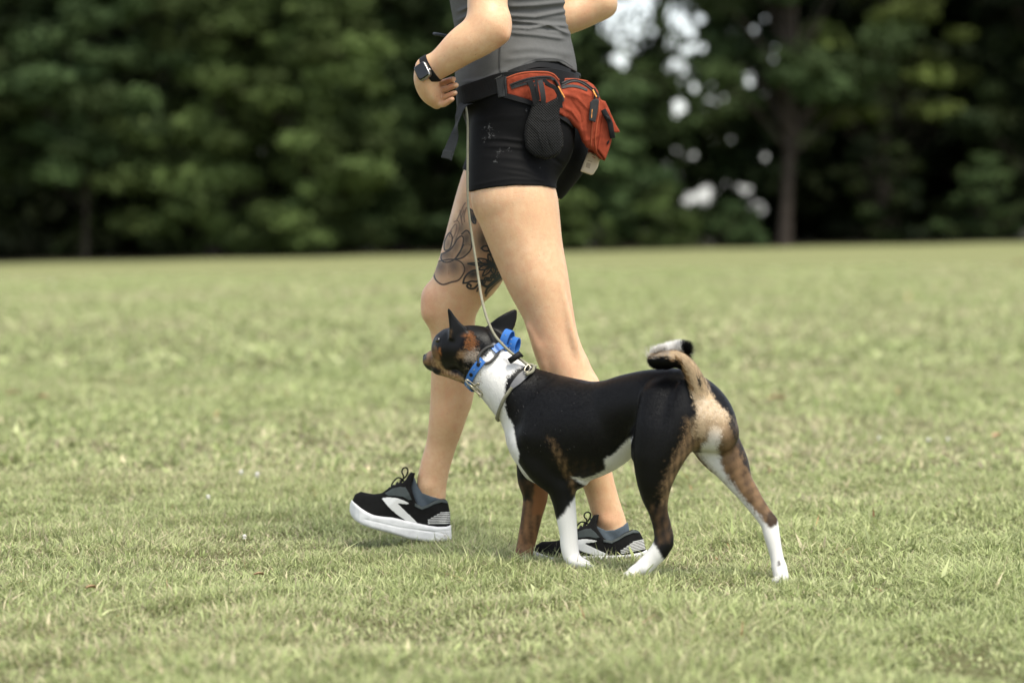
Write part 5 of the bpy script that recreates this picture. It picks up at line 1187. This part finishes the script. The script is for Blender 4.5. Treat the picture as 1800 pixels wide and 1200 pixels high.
for x, y in ((889, 589), (899, 596), (898, 604), (896, 611), (884, 602)):
    ball('hole_stud', P(x, y, 5.832), .0011, M['steel'], h1)

# ================================================================== LEASH
ls = empty('leash', P(870, 600, 5.9), 'olive grey rope slip leash running from the waist belt down to the dog\'s neck', 'leash')
lp = [P(819, 188, 5.99), P(822, 215, 5.985), P(822, 270, 5.98), P(822, 330, 5.98), P(824, 370, 5.98), P(829, 410, 5.975), P(836, 455, 5.96), P(842, 495, 5.945), P(848, 530, 5.88), P(857, 562, 5.845), P(869, 588, 5.825), P(884, 606, 5.81), P(900, 621, 5.806), P(917, 633, 5.812), P(931, 645, 5.808)]
tube('rope', lp, [.0026, .0028, .003, .0031], M['rope'], ls, n=8)
p, n = surf_line(DG, [(930, 645), (936, 643), (938, 648), (934, 654), (926, 657)], .003, 5)
tube('rope_bight', [P(928, 641, 5.812), P(936, 641.5, 5.812), P(938, 647, 5.81), P(935, 653, 5.803), P(925, 658, 5.79)], .0034, M['rope'], ls)
tube('metal_ring', [P(922, 652, 5.795), P(924, 645, 5.80), P(929, 641, 5.805), P(932, 646, 5.80), P(928, 653, 5.797)], .0015, M['steel'], ls, cyc=True, n=4)
p, n = surf_line(DG, [(925, 656), (918, 662), (910, 670), (902, 678), (899, 682)], .001, 5)
band('leather_tab', p, n, [.0075, .0088, .0082, .0055, .0036], .0042, M['tab'], ls, n=1)
p1_, n1_ = surf_line(DG, [(900, 681), (893, 691), (887, 700), (882, 711), (878, 722), (875, 733)], .0028, 5)
cs2, ns2 = neckring((935, 652), (876, 738), np.array([0., 0, 0]), 40, .003, 5.85)
sel = np.where(ns2[:, 1] > -.05)[0]; br = np.where(np.diff(sel) > 1)[0]
if len(br): sel = np.concatenate([sel[br[0]+1:], sel[:br[0]+1]])
farp = cs2[sel]
if np.linalg.norm(farp[0]-p1_[-1]) > np.linalg.norm(farp[-1]-p1_[-1]): farp = farp[::-1]
tube('neck_loop', np.concatenate([p1_, farp]), .0038, M['rope'], ls, n=2)
tube('stopper', [P(895, 635, 5.80), P(914, 622, 5.798)], [.0066, .007], M['black'], ls, n=2, sides=14)
tube('stopper_lip', [P(911, 618, 5.80), P(919, 627, 5.80)], .0026, M['black'], ls, n=1)

# ================================================================== LAWN LITTER: flowers and leaves
def flower(px, py, label, s=1.0):
    Yg = CAMH*F/(py-400.0); p = P(px, py, Yg); g = float(ground_z(p[0], Yg)); root = empty('clover_flower', (p[0], Yg, g), label, 'flower', 'small white flowers in the lawn')
    tube('stem', [(p[0]-.004, Yg, g), (p[0], Yg, g+.022), (p[0], Yg, g+.036*s)], .0009, M['stem'], root, n=3, sides=6)
    V = []; Fq = []; r = random.Random(int(px))
    for i in range(46):
        t = math.acos(1-1.6*(i+.5)/46); a = i*2.4; d = np.array([math.sin(t)*math.cos(a), math.sin(t)*math.sin(a), math.cos(t)]); c = np.array([p[0], Yg, g+.038*s])
        u = np.cross(d, [.1, .2, 1]); u /= np.linalg.norm(u); k = len(V); w = .0014*s; l = .0075*s*r.uniform(.8, 1.1)
        V += [c-u*w*.4, c+u*w*.4, c+d*l+u*w, c+d*l*1.1, c+d*l-u*w]; Fq.append((k, k+1, k+2, k+3, k+4))
    mesh_np('flower_head', np.array(V), np.array(Fq), M['petal'], root, smooth=False)
for px, py, lab, s in ((430, 972, 'tiny white flower left of the forward shoe, lowest of the left ones', .9), (366, 905, 'white clover flower in the left of the lawn, leftmost of its cluster', 1), (424, 860, 'white clover flower left of the forward shoe, left one of a close pair', 1.1), (452, 867, 'white clover flower left of the forward shoe, right one of a close pair', 1.2),
                       (1632, 800, 'white clover flower far right of the dog, left one of a pair', 1.1), (1666, 797, 'white clover flower far right of the dog, right one of a pair', 1), (1545, 790, 'small white flower right of the dog\'s hind leg, alone', .9), (92, 512, 'distant pale flower patch in the far left lawn', 2.2)):
    flower(px, py, lab, s)
def leaf(px, py, label, s=.03, ang=0.):
    Yg = CAMH*F/(py-400.0); p = P(px, py, Yg); g = float(ground_z(p[0], Yg))+.028; V = []; Fq = []
    for i in range(9):
        t = i/8; w = s*.42*math.sin(math.pi*min(1, t*1.02+.02))**.7*(1+.25*math.sin(i*2.3))
        for j in (-1, 0, 1): V.append((p[0]+(t-.5)*2*s*math.cos(ang)-j*w*math.sin(ang), Yg+(t-.5)*2*s*math.sin(ang)+j*w*math.cos(ang), g+.35*s*abs(j)*(.5+t)+.12*s*math.sin(4*t)))
    for i in range(8):
        for j in (0, 1): Fq.append((i*3+j, i*3+j+1, i*3+j+4, i*3+j+3))
    V = np.array(V); n = len(V); Vb = V-[0, 0, .0006]; Fq = np.array(Fq)
    o = mesh_np('fallen_leaf', np.concatenate([V, Vb]), np.concatenate([Fq, Fq[:, ::-1]+n]), M['dry'], loc=(p[0], Yg, g)); tag(o, label, 'leaf', 'dry fallen leaves on the lawn')
for px, py, lab, s, a in ((1365, 717, 'dry tan leaf on the lawn directly right of the dog\'s rump', .035, .2), (1792, 488, 'dry brown leaf on the far lawn at the right frame edge', .09, .1), (22, 702, 'dry brown leaf on the lawn at the left frame edge, left of another', .03, .5),
                          (75, 708, 'curled brown leaf on the lawn near the left frame edge, beside another', .03, 2.5), (1752, 788, 'dry leaf low on the lawn near the right frame edge', .03, 1.), (712, 585, 'dry leaf on the lawn left of the forward shin', .045, .3), (160, 1062, 'small orange leaf scrap in the near lawn at lower left', .012, .7),
                          (455, 1035, 'curled tan leaf in the near lawn left of centre', .011, .4)):
    leaf(px, py, lab, s, a)
